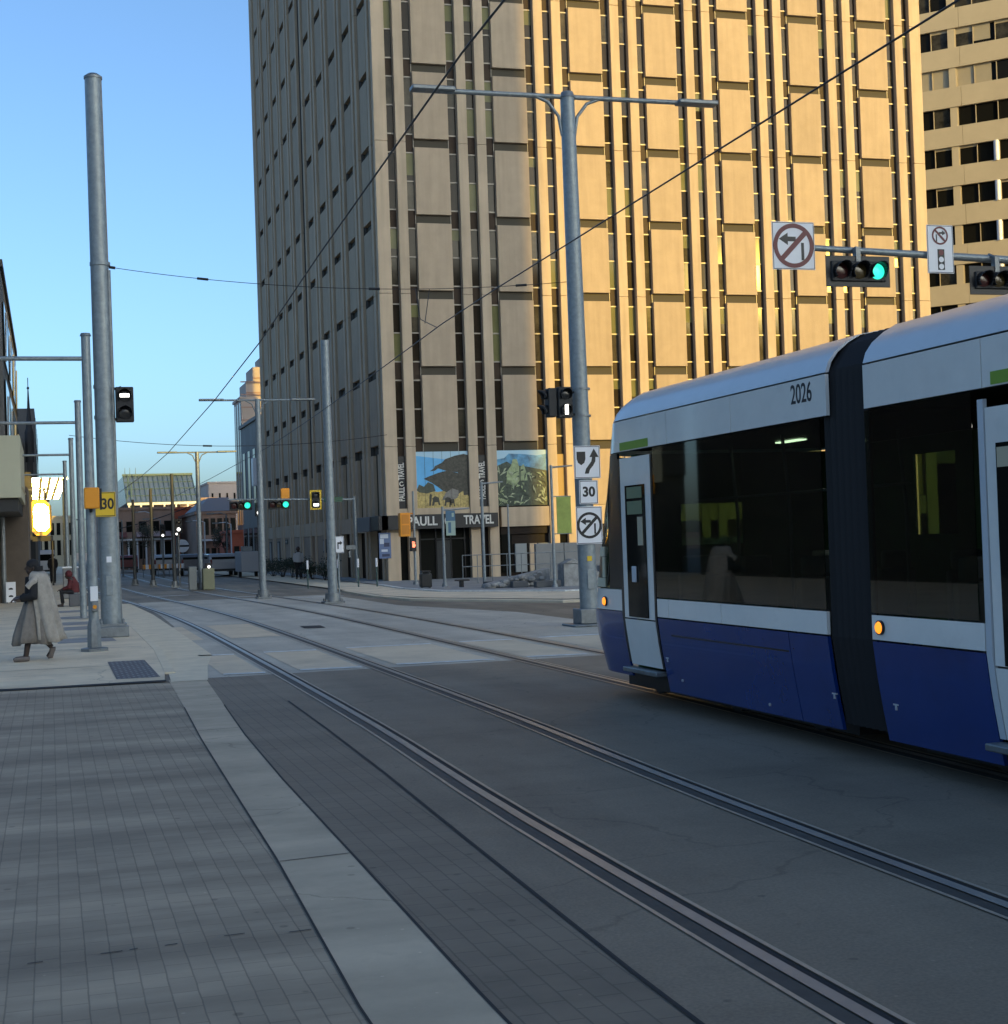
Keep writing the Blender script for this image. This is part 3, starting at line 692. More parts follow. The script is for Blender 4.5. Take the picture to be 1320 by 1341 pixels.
MB().box(5.93, 6.06, 14.55, 15.5, .36, .41).build('door_step', M_steel_dull, tram, bevel=.01)
# second module
module(2.3, 10.25, [(8.86, 10.25), (2.4, 6.9)], [(8.80, 10.25), (2.3, 6.92)], [(2.3, 5.2), (5.21, 8.72), (8.73, 10.25)])
for y0, y1 in ((7.86, 8.70), (7.0, 7.84)):
    d2 = skin('door', y0, y1, [.40, .62, .80, .88], M_twhite, off=.006)
    d3 = skin('door_leaf', y0, y1, [.895, 1.9, 2.60], M_twhite, off=.004)
    skin('door_window', y0 + .12, y1 - .12, [.90, 1.7, 2.36], M_glassdark, off=.014, parent=d3, th=.008)
    MB().box(TXS - .0215, TXS - .0155, y1 - .32, y1 - .14, 2.2, 2.33).build('sticker', M_beige, d3, smooth=False)
for y0, y1 in ((8.715, 8.78), (6.93, 6.985)): skin('door_jamb', y0, y1, [.40, .7, .97, 1.9, 2.66], M_tgrey if y0 > 8 else M_tdark, off=.006)
MB().box(5.90, 6.06, 6.95, 8.78, .33, .38).build('door_step', M_steel_dull, tram, bevel=.01)
# rear module, mostly beside the viewer
module(-6.5, 1.72, [(-6.4, 1.62)], [(-6.5, 1.72)], [(-6.5, 1.72)])
# green route strips over the doors
for y0, y1 in ((14.60, 15.40), (7.1, 8.62)):
    skin('green_strip', y0, y1, [2.745, 2.83], M_green, off=.006, th=.005)
# bellows between the modules, pleated
for ya, yc in ((10.262, 10.955), (1.735, 2.285)):
    b = MB(); n = 15; rings = []
    for i in range(n):
        y = ya + (yc - ya) * i / (n - 1); d = .045 + .05 * (i % 2)
        ring = [(7.275 - 1.325 + inset(z) + d, y, z) for z in (.26, .6, .97, 1.8, 2.7, 3.1, 3.3, 3.38)] + [(7.275 + 1.325 - inset(z) - d, y, z) for z in (3.38, 3.3, 3.1, 2.7, 1.8, .97, .6, .26)]
        rings.append(ring)
    b.loft(rings, 0, closed=True, caps=False); b.build('bellows', M_bellows, tram, smooth=False)
# number, lamps and fittings
lettering('2026', .225, face_left(TXS - .001, 11.24, 2.945), M_signblack, tram, name='car_number', ext=.0015, sx=.82, bold=.002)
for y, z in ((10.12, 1.08), (16.0, 1.10)):
    p = side(y, z); M_ = (p[0], y, z)
    b = MB().path([(p[0] + .02, y, z), (p[0] - .022, y, z)], .055, 20)
    hb = b.build('indicator_lamp', M_tdark, tram)
    MB().path([(p[0] - .022, y, z), (p[0] - .034, y, z)], [.046, .036], 20).build('lens', M_amber, hb)
M_pale = mat('pale_mark', (.5, .5, .52), .5)
for y, z in ((10.98, .50), (10.05, .50), (14.40, .56)):
    p = side(y, z); b = MB(); b.prism([(p[0] - .006, y - .035, z + .012), (p[0] - .006, y + .035, z + .012), (p[0] - .006, y + .035, z), (p[0] - .006, y + .01, z), (p[0] - .006, y + .01, z - .035), (p[0] - .006, y - .01, z - .035), (p[0] - .006, y - .01, z), (p[0] - .006, y - .035, z)], (.016, 0, 0)); b.build('jacking_mark', M_pale, tram, smooth=False)
for y, z in ((14.1, .36), (12.2, .30)): p = side(y, z); MB().path([(p[0] + .01, y, z), (p[0] - .012, y, z)], .014, 10).build('bolt_head', M_pale, tram)
p = [side(y, .80) for y in (12.1, 14.2)]
MB().box(p[0][0] - .002, p[0][0] + .01, 11.66, 14.2, .80, .815).build('hatch_seam', M_tdark, tram, smooth=False)
# roof, floor, inside
b = MB(); b.box(6.9, 7.65, 10.9, 15.2, 3.38, 3.455, 0); b.box(6.9, 7.65, 2.4, 10.2, 3.38, 3.455, 0)
b.build('roof_deck', M_tgrey, tram, smooth=False)
b = MB()
for y0, y1 in ((10.84, 15.4), (2.31, 10.24), (-6.45, 1.7)):
    b.box(6.15, 8.4, y0, y1, .30, .36); b.box(6.06, 8.5, y0, y1, 2.74, 2.80)
b.box(6.3, 8.3, 10.2, 10.9, .29, .35); b.box(6.3, 8.3, 10.2, 10.9, 2.72, 2.745)
b.build('interior_shell', M_intd, tram, smooth=False)
b = MB(); xw = 8.53
for y0, y1, z0, z1 in ((10.84, 13.0, .36, 2.74), (13.0, 13.75, .36, 1.74), (13.0, 13.75, 2.56, 2.74), (13.75, 15.4, .36, 2.74), (2.31, 10.24, .36, 2.74), (-6.45, 1.7, .36, 2.74)): b.box(xw, xw + .03, y0 + .002, y1 - .002, z0, z1)
b.box(7.35, 8.5, 15.32, 15.36, .36, 2.7); b.box(6.06, 7.34, 15.32, 15.36, .36, 1.7); b.box(6.06, 7.34, 15.32, 15.36, 2.15, 2.7); b.box(6.06, 6.6, 15.32, 15.36, 1.701, 2.149); b.box(7.5, 8.45, 11.0, 11.04, .36, 2.7)
b.build('interior_panel', M_int, tram, smooth=False)
skin('far_window', 12.98, 13.77, [1.72, 2.1, 2.58], M_tglass, True, th=.008)
for y in (11.3, 12.0, 13.2, 13.9, 14.6, 9.1, 9.6):
    for x in (6.22, 7.72):
        b = MB(); b.box(x, x + .42, y, y + .44, .70, .80); b.box(x, x + .42, y - .07, y - .005, .80, 1.42); b.box(x + .05, x + .37, y - .075, y - .004, 1.421, 1.60)
        b.box(x + .1, x + .32, y + .05, y + .35, .362, .699)
        b.build('seat', M_seat, tram, bevel=.03)
for x, y in ((6.75, 14.2), (6.75, 13.05), (7.6, 12.4), (6.75, 11.6), (7.1, 9.6), (6.7, 9.0), (7.6, 10.1)): MB().path([(x, y, .36), (x, y, 2.0), (x - .06, y, 2.74)], .018, 10).build('grab_pole', M_steel, tram)
MB().path([(6.72, 10.9, 2.18), (6.72, 15.2, 2.18)], .014, 8).build('grab_rail', M_steel, tram)
each('ceiling_light', M_light, tram, [(xl, xl + .09, y, y + L_, 2.718, 2.732) for xl, y, L_ in ((7.15, 13.6, .5), (8.1, 4, 3))])
for y in (15.9, 13.9, 12.2, 9.4, 7.6, 4.0, 2.8):
    for x in (6.58, 8.02): MB().path([(x - .06, y, .32), (x + .06, y, .32)], .28, 20).build('wheel', M_black, tram)
b = MB(); b.box(6.35, 8.2, 11.2, 16.4, .12, .28); b.box(6.35, 8.2, 2.2, 10.2, .12, .28); b.box(6.35, 8.2, -6, 1.6, .12, .28)
b.build('underframe', M_black, tram, smooth=False)

# ------------------------------------------------------------------ signs and signals, all facing the viewer's way
def sign_plate(name, x, y, z, w, h, parent, mfront=None, t=.012, border=True, mb=None):
    b = MB(); b.box(x - w / 2, x + w / 2, y, y + t, z - h / 2, z + h / 2, 0)
    o = b.build(name, mfront or M_white, parent, smooth=False, bevel=.003)
    if border:
        c = MB(); e = .012; y1 = y - .0022
        c.box(x - w / 2 + e, x + w / 2 - e, y1, y - .0004, z + h / 2 - 2 * e, z + h / 2 - e); c.box(x - w / 2 + e, x + w / 2 - e, y1, y - .0004, z - h / 2 + e, z - h / 2 + 2 * e)
        c.box(x - w / 2 + e, x - w / 2 + 2 * e, y1, y - .0004, z - h / 2 + 2 * e, z + h / 2 - 2 * e); c.box(x + w / 2 - 2 * e, x + w / 2 - e, y1, y - .0004, z - h / 2 + 2 * e, z + h / 2 - 2 * e)
        c.build('border', mb or M_signblack, o, smooth=False)
    return o
def flat(b, pts, x, z, s, y, d=.002, m=0): b.prism([(x + u * s, y, z + v * s) for u, v in pts], (0, -d, 0), m)
def ringseg(b, x, z, r0, r1, y, n=40, m=0, a0=0., a1=2 * PI):
    for k in range(n):
        w0 = a0 + (a1 - a0) * k / n; w1 = a0 + (a1 - a0) * (k + 1) / n
        b.prism([(x + r * math.cos(w), y, z + r * math.sin(w)) for r, w in ((r0, w0), (r1, w0), (r1, w1), (r0, w1))], (0, -.002, 0), m)
def no_turn(plate, x, z, s, y, left=True, ring=None):
    """banned turn: bent arrow under a ring and a bar"""
    f = 1 if left else -1
    b = MB(); P = [(-.31, .13), (-.12, .25), (-.12, .175), (.05, .175), (.05, .085), (-.12, .085), (-.12, .01)]
    flat(b, [(f * u, v) for u, v in P], x, z, s, y - .0005); flat(b, [(f * u, v) for u, v in [(.16, .06), (.22, .06), (.22, -.28), (.16, -.28)]], x, z, s, y - .0005)
    b.build('arrow', M_signblack, plate, smooth=False)
    b = MB(); ringseg(b, x, z, .345 * s, .43 * s, y - .003); c = .7071 * .37
    flat(b, [(f * u, v) for u, v in [(-c - .035, -c + .035), (-c + .035, -c - .035), (c + .035, c - .035), (c - .035, c + .035)]], x, z, s, y - .0036)
    b.build('prohibition_ring', ring or M_signred, plate, smooth=False)
def visor(b, c, r, L, d=(0, -1, 0), m=0):
    """tunnel visor open below: part of a tube"""
    d = Vector(d); n = 14; up = Vector((0, 0, 1)); rt = d.cross(up).normalized()
    r0 = []; r1 = []
    for k in range(n + 1):
        w = -.25 * PI + 1.5 * PI * k / n
        e = rt * math.cos(w) * r + up * math.sin(w) * r
        r0.append(Vector(c) + e); r1.append(Vector(c) + e + d * L * (.45 + .55 * max(0, math.sin(w))))
    for k in range(n):
        b.quad(r0[k], r0[k + 1], r1[k + 1], r1[k], m)
def signal(name, label, cat, x, y, z, lenses, horiz=False, body=None, plate=None, r=.15, group=None, pitch=.36, parent=None, d=.2, bar=None, pw=.17):
    """signal head centred on x, z with its face at y; lenses run top to bottom or left to right"""
    t = thing(name, label, cat, (x, y + d, z), group)
    body = body or M_blackmatte; n = len(lenses)
    hw, hh = (pitch * n / 2, pitch / 2) if horiz else (pitch / 2, pitch * n / 2)
    b = MB(); b.box(x - hw, x + hw, y, y + d, z - hh, z + hh); b.build('housing', body, t, bevel=.02)
    if plate is not None:
        b = MB(); b.box(x - hw - pw, x + hw + pw, y + .04, y + .055, z - hh - pw, z + hh + pw); b.build('backplate', plate, t, bevel=.006)
    for i, m in enumerate(lenses):
        cx, cz = (x - hw + pitch * (i + .5), z) if horiz else (x, z + hh - pitch * (i + .5))
        if m is not None:
            b = MB(); b.path([(cx, y - .001, cz), (cx, y - .012, cz), (cx, y - .026, cz)], [r, r, r * .6], 24)
            lens = b.build('lens', m, t)
        v = MB(); visor(v, (cx, y, cz), r + .012, .26 * r / .15); vo = v.build('visor', M_black, t)
        sm = vo.modifiers.new('thickness', 'SOLIDIFY'); sm.thickness = .006
        if bar is not None and i == bar:
            MB().box(cx - r * .75, cx + r * .75, y - .032, y - .027, cz - .035, cz + .035).build('bar_lamp', M_wsig, t, smooth=False)
    return t

# the mast arm on the far right: pole stands behind the tram
ma = thing('traffic_signal_mast', 'grey horizontal mast arm carrying signs and signals above the tram roof', 'signal mast', (22.6, 27.5, 0))
MB().path([(22.6, 27.5, 0), (22.6, 27.5, 7.4)], [.16, .12], 20).build('pole', M_steel, ma)
MB().path([(22.6, 27.5, 7.22), (19.4, 27.5, 7.34), (14.6, 27.5, 7.50)], [.10, .085, .06], 16).build('arm', M_steel, ma)
o = sign_plate('turn_sign', 14.45, 27.38, 7.50, .94, .96, None); o.location = (0, 0, 0)
tag(o, 'square no left turn sign at the tip of the mast arm above the tram', 'sign'); no_turn(o, 14.45, 7.50, 1.04, 27.378)
MB().path([(14.47, 27.393, 7.42), (14.47, 27.44, 7.44)], .04, 10).build('clamp', M_steel, o)
o = sign_plate('turn_sign', 17.80, 27.36, 7.50, .62, 1.0, None)
tag(o, 'tall no right turn on red sign on the mast arm, right of the green light', 'sign'); no_turn(o, 17.80, 7.78, .44, 27.358, left=False)
b = MB(); b.box(17.73, 17.89, 27.355, 27.3585, 7.07, 7.50, 0); b.build('signal_symbol', M_signblack, o, smooth=False)
b = MB()
for z, m in ((7.43, 0), (7.285, 1), (7.14, 1)): b.path([(17.81, 27.354, z), (17.81, 27.350, z)], .058, 18, m)
b.build('signal_disc', [M_signred, M_white], o, smooth=False)
def mast_bracket(t, x, y, z):
    b = MB(); b.box(x - .05, x + .05, y + .02, y + .16, z, z + .33); b.path([(x, y + .1, z + .33), (x, 27.5, 7.44)], .03, 8); b.build('bracket', M_steel_dull, t)
t = signal('traffic_signal', 'horizontal three light signal showing green on the mast arm above the tram', 'traffic light', 15.80, 27.2, 6.98, [M_lensoff_r, M_lensoff_y, M_gsig], True, plate=M_black, r=.16, pitch=.41, pw=.11)
mast_bracket(t, 15.81, 27.2, 7.15)
t = signal('traffic_signal', 'dark unlit horizontal signal half hidden by the tram roof at the right edge', 'traffic light', 19.05, 27.2, 6.85, [M_lensoff_r, M_lensoff_y, M_lensoff], True, plate=M_black, r=.15, pitch=.36, pw=.12)
mast_bracket(t, 19.05, 27.2, 7.02)

# poles -------------------------------------------------------------------------------------------
def base_plate(b, x, y, r, z0=0.01):
    b.box(x - r, x + r, y - r, y + r, z0, z0 + .05)
    for i in (-1, 1):
        for j in (-1, 1): b.path([(x + i * r * .78, y + j * r * .78, z0 + .05), (x + i * r * .78, y + j * r * .78, z0 + .14)], .025, 8)
# big overhead line pole on the left
SZ = swz(32)
bp = thing('overhead_line_pole', 'thick tall galvanised pole on the left sidewalk with yellow 30 plate', 'pole', (1.15, 32.1, SZ))
MB().path([(1.18, 32.1, SZ + .1), (1.15, 32.1, 5.5), (1.12, 32.1, 11.55)], [.215, .19, .17], 32).build('shaft', M_steel, bp)
MB().path([(1.12, 32.1, 11.55), (1.12, 32.1, 11.6), (1.12, 32.1, 11.66)], [.185, .185, .1], 24).build('cap', M_steel_dull, bp)
b = MB(); b.box(.86, 1.5, 31.75, 32.45, SZ, SZ + .22); b.build('plinth', M_steel_dull, bp, bevel=.02)
b = MB(); base_plate(b, 1.18, 32.1, .28, SZ + .221); b.build('base_plate', M_steel_dull, bp)
MB().path([(1.335, 32.02, .4), (1.31, 32.02, 7.6)], .045, 10).build('conduit', M_steel_dull, bp)
for z in (4.55, 5.18, 7.7): MB().path([(1.15, 32.1, z), (1.15, 32.1, z + .07)], .205, 28).build('band', M_steel, bp)
MB().box(1.08, 1.22, 31.875, 31.90, .95, 1.35).build('access_cover', M_steel, bp, bevel=.008)
MB().box(1.10, 1.20, 31.888, 31.898, 1.62, 1.74).build('sticker', M_white, bp, smooth=False)
o = sign_plate('speed_plate', 1.10, 31.86, 2.80, .42, .50, bp, M_yellow)
lettering('30', .30, face_cam(1.15, 31.859, 2.80), M_signblack, o, name='number', bold=.008, sx=.85)
t = signal('tram_signal', 'black two light tram signal with white bar lit, on the big left pole', 'tram signal', 1.555, 31.95, 4.84, [M_lensoff, M_lensoff], r=.125, pitch=.36, bar=0, d=.18)
b = MB()
for z in (4.54, 5.17): b.path([(1.2, 32.05, z), (1.42, 32.05, z), (1.5, 32.05, z + (.03 if z > 5 else -.02))], .028, 8)
b.build('bracket', M_black, t)
# lamp posts down the left sidewalk
def lamp_post(label, x, y, z0, H, arm_z, rod, L):
    t = thing('lamp_post', label, 'lamp post', (x, y, z0), 'lamp posts with one arm along the left sidewalk')
    MB().path([(x, y, z0 + .04), (x, y, z0 + H)], [.088, .078], 20).build('shaft', M_steel, t)
    MB().path([(x, y, z0 + H), (x, y, z0 + H + .05)], [.1, .08], 16).build('cap', M_steel_dull, t)
    MB().path([(x + .05, y, arm_z), (x - L, y, arm_z)], .04, 12).build('arm', M_steel, t)
    b = MB(); b.box(x - L - .65, x - L + .02, y - .11, y + .11, arm_z - .03, arm_z + .04); b.build('lamp_head', M_steel_dull, t, bevel=.015)
    return t
SZ2 = swz(27.76)
t0 = lamp_post('nearest lamp post on the left sidewalk, with orange walk signal and push button', .71, 27.76, SZ2, 5.56, 5.26, 0, 2.1)
b = MB(); n = 8; b.loft([[(.71 + r * math.cos(2 * PI * k / n + .39), 27.76 + r * math.sin(2 * PI * k / n + .39), z) for k in range(n)] for r, z in ((.25, SZ2), (.25, SZ2 + .05), (.13, SZ2 + .07), (.12, SZ2 + .45), (.095, SZ2 + .55))]); b.build('base', M_steel_dull, t0)
ps = thing('walk_signal', 'orange back of a walk signal on the nearest left lamp post', 'walk signal', (.72, 27.62, 2.8))
MB().box(.60, .86, 27.44, 27.66, 2.60, 2.97).build('housing', M_orange, ps, bevel=.02)
b = MB(); b.box(.865, .90, 27.46, 27.64, 2.58, 2.95); b.path([(.71, 27.7, 2.56), (.71, 27.55, 2.56), (.71, 27.55, 2.6)], .03, 8); b.build('visor', M_black, ps)
pb = thing('push_button', 'pedestrian push button box on the nearest left lamp post', 'push button', (.73, 27.66, 1.1))
MB().box(.66, .79, 27.62, 27.67, .98, 1.24).build('sign_plate', M_white, pb, bevel=.005)
MB().box(.675, .785, 27.60, 27.67, .80, .972).build('housing', M_steel_dull, pb, bevel=.012)
MB().path([(.73, 27.60, .88), (.73, 27.575, .88)], .035, 14).build('button', M_orange, pb)
posts = [lamp_post('second lamp post from the front along the left sidewalk', .80, 41.0, .1, 5.65, 5.22, 0, 1.75)]
for lab, x, y, H, az in (('third lamp post from the front along the left sidewalk', .80, 54.5, 5.25, 4.95), ('fourth lamp post from the front along the left sidewalk', .72, 68, 5.2, 4.98), ('farthest lamp post along the left sidewalk, near the sun glare', .8, 84, 5.1, 4.95)):
    t = copy_tree(posts[0]); t.location = (x, y, .1); t['label'] = lab
# slim poles between the tracks, far down the street
M_shadepole = mat('shade_toned_pole', (.07, .075, .075), .6, .2)  # shade on the slim far poles is put into this darker colour
def lrt_pole(label, x, y, H, r, double=None):
    t = thing('street_pole', label, 'pole', (x, y, 0), 'slim poles down the middle of the street')
    MB().path([(x, y, .05), (x, y, H)], [r, r * .8], 20).build('shaft', M_steel if r > .1 else M_shadepole, t)
    b = MB(); base_plate(b, x, y, r * 2.1, .012); b.path([(x, y, .06), (x, y, .32)], [r * 1.7, r * 1.6], 12); b.build('base_plate', M_steel_dull, t)
    if double:
        az, L = double
        b = MB(); b.path([(x - L + .5, y, az), (x + L - .5, y, az)], .035, 10)
        for sgn in (-1, 1): b.path([(x + sgn * r * .7, y, az - .42), (x + sgn * .2, y, az - .13), (x + sgn * .42, y, az - .02)], .025, 8)
        b.build('arm', M_steel, t)
        for sgn in (-1, 1):
            MB().box(x + sgn * (L - .5) - .42, x + sgn * (L - .5) + .42, y - .12, y + .12, az - .02, az + .05).build('lamp_head', M_steel_dull, t, bevel=.015)
    return t
lrt_pole('tall bare pole in the street in front of the tower', 8.35, 46.6, 8.15, .15)
lrt_pole('double armed lamp pole left of the tall bare pole', 7.12, 53.4, 7.0, .12, (6.96, 2.1))
lrt_pole('double armed lamp pole farther up the street beside the small signal', 6.36, 68.2, 6.1, .11, (6.08, 1.8))
for lab, x, y, H in (('shade-darkened slim pole just left of the farther lamp pole', 5.62, 73.3, 5.4), ('shade-darkened slim pole, second left of the farther lamp pole', 4.92, 78, 4.9), ('shade-darkened slim pole, third left of the farther lamp pole', 4.25, 82, 4.5)):
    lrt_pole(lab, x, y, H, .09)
# centre pole with lamps, signs and signal
cp = thing('lamp_pole', 'big grey lamp pole with two long arms and three signs, left of the tram', 'lamp pole', (10.45, 29.15, 0))
MB().path([(10.47, 29.15, .3), (10.42, 29.15, 5), (10.38, 29.15, 10.78)], [.185, .175, .145], 32).build('shaft', M_steel, cp)
MB().path([(10.38, 29.15, 10.78), (10.38, 29.15, 10.9)], [.16, .12], 24).build('cap', M_steel_dull, cp)
b = MB(); b.box(10.2, 10.74, 28.9, 29.4, .05, .36); b.box(10.02, 10.9, 28.75, 29.6, .006, .05); b.build('base_plate', M_steel_dull, cp, bevel=.02)
b = MB(); b.path([(7.7, 29.15, 10.79), (13.1, 29.15, 10.81)], .05, 12)
for sgn in (-1, 1): b.path([(10.38 + sgn * .13, 29.15, 10.0), (10.38 + sgn * .2, 29.15, 10.4), (10.38 + sgn * .42, 29.15, 10.68), (10.38 + sgn * .7, 29.15, 10.79)], .035, 10)
b.build('arm', M_steel, cp)
for x in (7.55, 13.25): MB().box(x - .44, x + .44, 29.0, 29.3, 10.77, 10.86).build('lamp_head', M_steel_dull, cp, bevel=.02)
MB().box(10.39, 10.54, 28.945, 28.975, .75, 1.15).build('access_cover', M_steel, cp, bevel=.008)
MB().box(10.40, 10.50, 28.955, 28.97, 1.32, 1.42).build('sticker', M_yellow, cp, smooth=False)
for z in (1.75, 2.3, 3.1, 3.55, 4.25, 4.8): MB().path([(10.455, 29.15, z), (10.455, 29.15, z + .04)], .19, 28).build('band', M_steel_dull, cp)
o = sign_plate('keep_right_sign', 10.46, 28.93, 3.32, .56, .66, None)
tag(o, 'keep right sign, topmost of the three on the big lamp pole', 'sign')
b = MB(); flat(b, [(-.36, .34), (-.06, .34), (-.06, .10), (-.10, -.02), (-.21, -.10), (-.32, -.02), (-.36, .10)], 10.46, 3.32, .62, 28.9285)
flat(b, [(.24, .44), (.40, .16), (.29, .16), (.28, .02), (.20, -.12), (.09, -.24), (.04, -.38), (-.10, -.38), (-.05, -.22), (.06, -.08), (.14, .02), (.17, .16), (.08, .16)], 10.46, 3.32, .62, 28.9285)
b.build('arrow', M_signblack, o, smooth=False)
o = sign_plate('speed_sign', 10.47, 28.93, 2.71, .40, .48, None); tag(o, 'white speed sign reading 30, in the middle on the big lamp pole', 'sign')
lettering('30', .27, face_cam(10.47, 28.929, 2.71), M_signblack, o, name='number', bold=.01)
o = sign_plate('turn_sign', 10.46, 28.93, 2.04, .56, .76, None); tag(o, 'no left turn sign, lowest of the three on the big lamp pole', 'sign'); no_turn(o, 10.46, 2.04, .62, 28.9285, ring=M_signblack)
t = signal('tram_signal', 'black two light tram signal on the left side of the big lamp pole', 'tram signal', 10.02, 28.85, 4.53, [M_lensoff, M_lensoff], r=.10, pitch=.31, d=.2)
MB().box(9.99, 10.06, 28.815, 28.823, 4.28, 4.48).build('bar_lamp', emit('white_bar_dim', (1, .95, .85), 1.2), t, smooth=False)
b = MB(); b.path([(10.1, 28.98, 4.75), (10.3, 29.1, 4.75)], .025, 8); b.path([(10.1, 28.98, 4.3), (10.3, 29.1, 4.3)], .025, 8); b.build('bracket', M_black, t)
t2 = thing('side_signal', 'sideways signal head beside the tram signal on the big lamp pole', 'signal', (9.75, 28.95, 4.53))
MB().box(9.66, 9.84, 28.86, 29.12, 4.24, 4.82).build('housing', M_blackmatte, t2, bevel=.02)
for z in (4.38, 4.68):
    b = MB(); visor(b, (9.66, 28.99, z), .1, .18, (-1, 0, 0)); vo = b.build('visor', M_black, t2); sm = vo.modifiers.new('thickness', 'SOLIDIFY'); sm.thickness = .006

# ------------------------------------------------------------------ far side of the crossing: signals, posts, street furniture
fm = thing('signal_mast', 'thin mast arm with green signals reaching over the street before the tower', 'signal mast', (13.35, 68, 0))
MB().path([(13.35, 68, .08), (13.3, 68, 3.95)], [.09, .07], 14).build('pole', M_steel, fm)
MB().path([(13.3, 68, 3.82), (7.6, 68, 3.95)], [.055, .04], 10).build('arm', M_steel, fm)
b = MB(); b.box(11.9, 12.75, 67.9, 67.93, 3.72, 3.95); st_ = b.build('street_name_plate', mat('plate_green', (.03, .09, .05), .5), fm, smooth=False)
b = MB(); b.box(12.95, 13.03, 67.86, 67.92, 1.2, 1.5); b.box(12.85, 13.3, 67.93, 67.97, 1.55, 1.75); b.build('push_button', M_steel_dull, fm, smooth=False)
for lab, x in (('small green signal at the end of the far mast arm', 8.15), ('second green signal along the far mast arm, nearer the tower', 9.85)):
    t = signal('traffic_signal', lab, 'traffic light', x, 67.7, 3.66, [M_lensoff_r, M_lensoff_y, M_gsig], True, plate=M_black, r=.13, pitch=.29, group='green signals on the far mast arm', pw=.06)
    MB().box(x - .04, x + .04, 67.9, 68.0, 3.78, 3.95).build('bracket', M_steel_dull, t, smooth=False)
t = signal('tram_signal', 'yellow edged tram signal hanging from the far mast arm', 'tram signal', 11.5, 67.7, 3.83, [M_lensoff, None], r=.13, pitch=.36, plate=M_yellow, pw=.08)
MB().box(11.38, 11.62, 67.66, 67.69, 3.55, 3.66).build('bar_lamp', M_wsig, t, smooth=False)
t = thing('walk_signal', 'orange signal housing seen from behind on the far mast arm', 'signal', (10.2, 68.2, 4.0))
MB().box(10.0, 10.38, 68.06, 68.4, 3.62, 4.40).build('housing', M_orange, t, bevel=.02)
t = thing('sign_post', 'white sign with black bent arrow on a thin post by the bare pole', 'sign', (9.56, 52, 0))
MB().path([(9.56, 52.05, .0), (9.56, 52.05, 2.1)], .03, 8).build('post', M_steel, t)
o = sign_plate('sign_plate', 9.58, 52, 1.80, .36, .58, t)
b = MB(); flat(b, [(-.08, -.3), (-.0, -.3), (0, .05), (.12, .05), (.12, -.03), (.28, .12), (.12, .26), (.12, .17), (-.08, .17)], 9.57, 1.80, .5, 51.998); b.build('arrow', M_signblack, o, smooth=False)
t = signal('tram_signal', 'little tram signal with white lamp left of the far double lamp pole', 'tram signal', 8.83, 66.9, 3.45, [M_lensoff, M_wsig], r=.08, pitch=.3)
MB().path([(8.83, 67.15, 0), (8.83, 67.15, 3.9)], .05, 10).build('post', M_steel_dull, t)
t = signal('tram_signal', 'small two light tram signal with lit lamp beyond the far lamp pole', 'tram signal', 6.25, 78, 3.0, [M_lensoff, M_wsig], r=.085, pitch=.36)
MB().path([(6.25, 78.25, 0), (6.25, 78.25, 3.3)], .05, 10).build('post', M_steel_dull, t)
# low cabinet with striped posts at the foot of the far lamp pole
t = thing('signal_cabinet', 'low cabinet with a white lamp on top at the foot of the far lamp pole', 'cabinet', (6.6, 67.4, 0))
MB().box(6.35, 6.85, 67.1, 67.6, .02, .95).build('housing', mat('yellow_grey_cabinet', (.20, .20, .12), .6), t, bevel=.03)
MB().box(6.5, 6.75, 67.2, 67.5, .95, 1.2).build('lid', M_black, t, bevel=.02)
MB().ell((6.62, 67.1, 1.02), .06, .04, .06).build('lamp', M_wsig, t)
t = thing('signal_cabinet', 'narrow grey cabinet left of the one with the white lamp', 'cabinet', (5.95, 67.6, 0))
MB().box(5.78, 6.12, 67.4, 67.8, .02, 1.05).build('housing', mat('grey_cabinet', (.2, .21, .2), .6), t, bevel=.03)
# posts right of the entrance
def slim_post(label, x, y, H, arm=None, mt=None, r=.06):
    t = thing('street_post', label, 'post', (x, y, .08), 'slim posts on the pavement before the tower')
    MB().path([(x, y, .08), (x, y, H)], [r, r * .75], 12).build('shaft', mt or M_steel, t)
    b = MB(); b.path([(x, y, .08), (x, y, .2)], [r * 2, r * 1.6], 12); b.build('base', M_steel_dull, t)
    if arm: MB().path([(x, y, arm[1]), (x + arm[0], y, arm[1] + .05)], [.035, .025], 8).build('arm', M_steel, t)
    return t
slim_post('slim post with orange signal at the tower corner', 14.13, 59.9, 3.85)
t = thing('walk_signal', 'orange housing of a walk signal at the tower corner, seen from its side', 'signal', (13.75, 59.8, 2.4))
MB().box(13.5, 13.92, 59.6, 59.98, 2.03, 2.98).build('housing', M_orange, t, bevel=.02)
b = MB(); b.box(13.56, 13.86, 59.585, 59.599, 2.12, 2.48); b.box(13.56, 13.86, 59.585, 59.599, 2.54, 2.9); b.path([(13.9, 59.85, 2.95), (14.13, 59.9, 2.95)], .03, 8); b.build('door', mat('orange_door', (.62, .22, .015), .5), t, smooth=False)
t = thing('hand_signal', 'walk signal showing a red hand below the orange housing', 'walk signal', (14.02, 59.7, 1.7))
MB().box(13.9, 14.14, 59.6, 59.8, 1.42, 1.98).build('housing', M_black, t, bevel=.015)
b = MB(); b.box(13.97, 14.07, 59.588, 59.598, 1.58, 1.72)
for k in range(4): b.box(13.965 + k * .03, 13.985 + k * .03, 59.588, 59.598, 1.725, 1.82 - .02 * (k == 3))
b.prism([(14.075, 59.598, 1.6), (14.11, 59.598, 1.68), (14.095, 59.598, 1.7), (14.075, 59.598, 1.66)], (0, -.01, 0)); b.build('hand', M_rsig, t, smooth=False)
t0_ = slim_post('slim post carrying a blue and pale banner before the shop entrance', 14.25, 55.65, 3.1, (1.05, 2.96))
t = thing('banner', 'blue and pale green banner hanging on a slim post before the entrance', 'banner', (14.55, 55.65, 2.0))
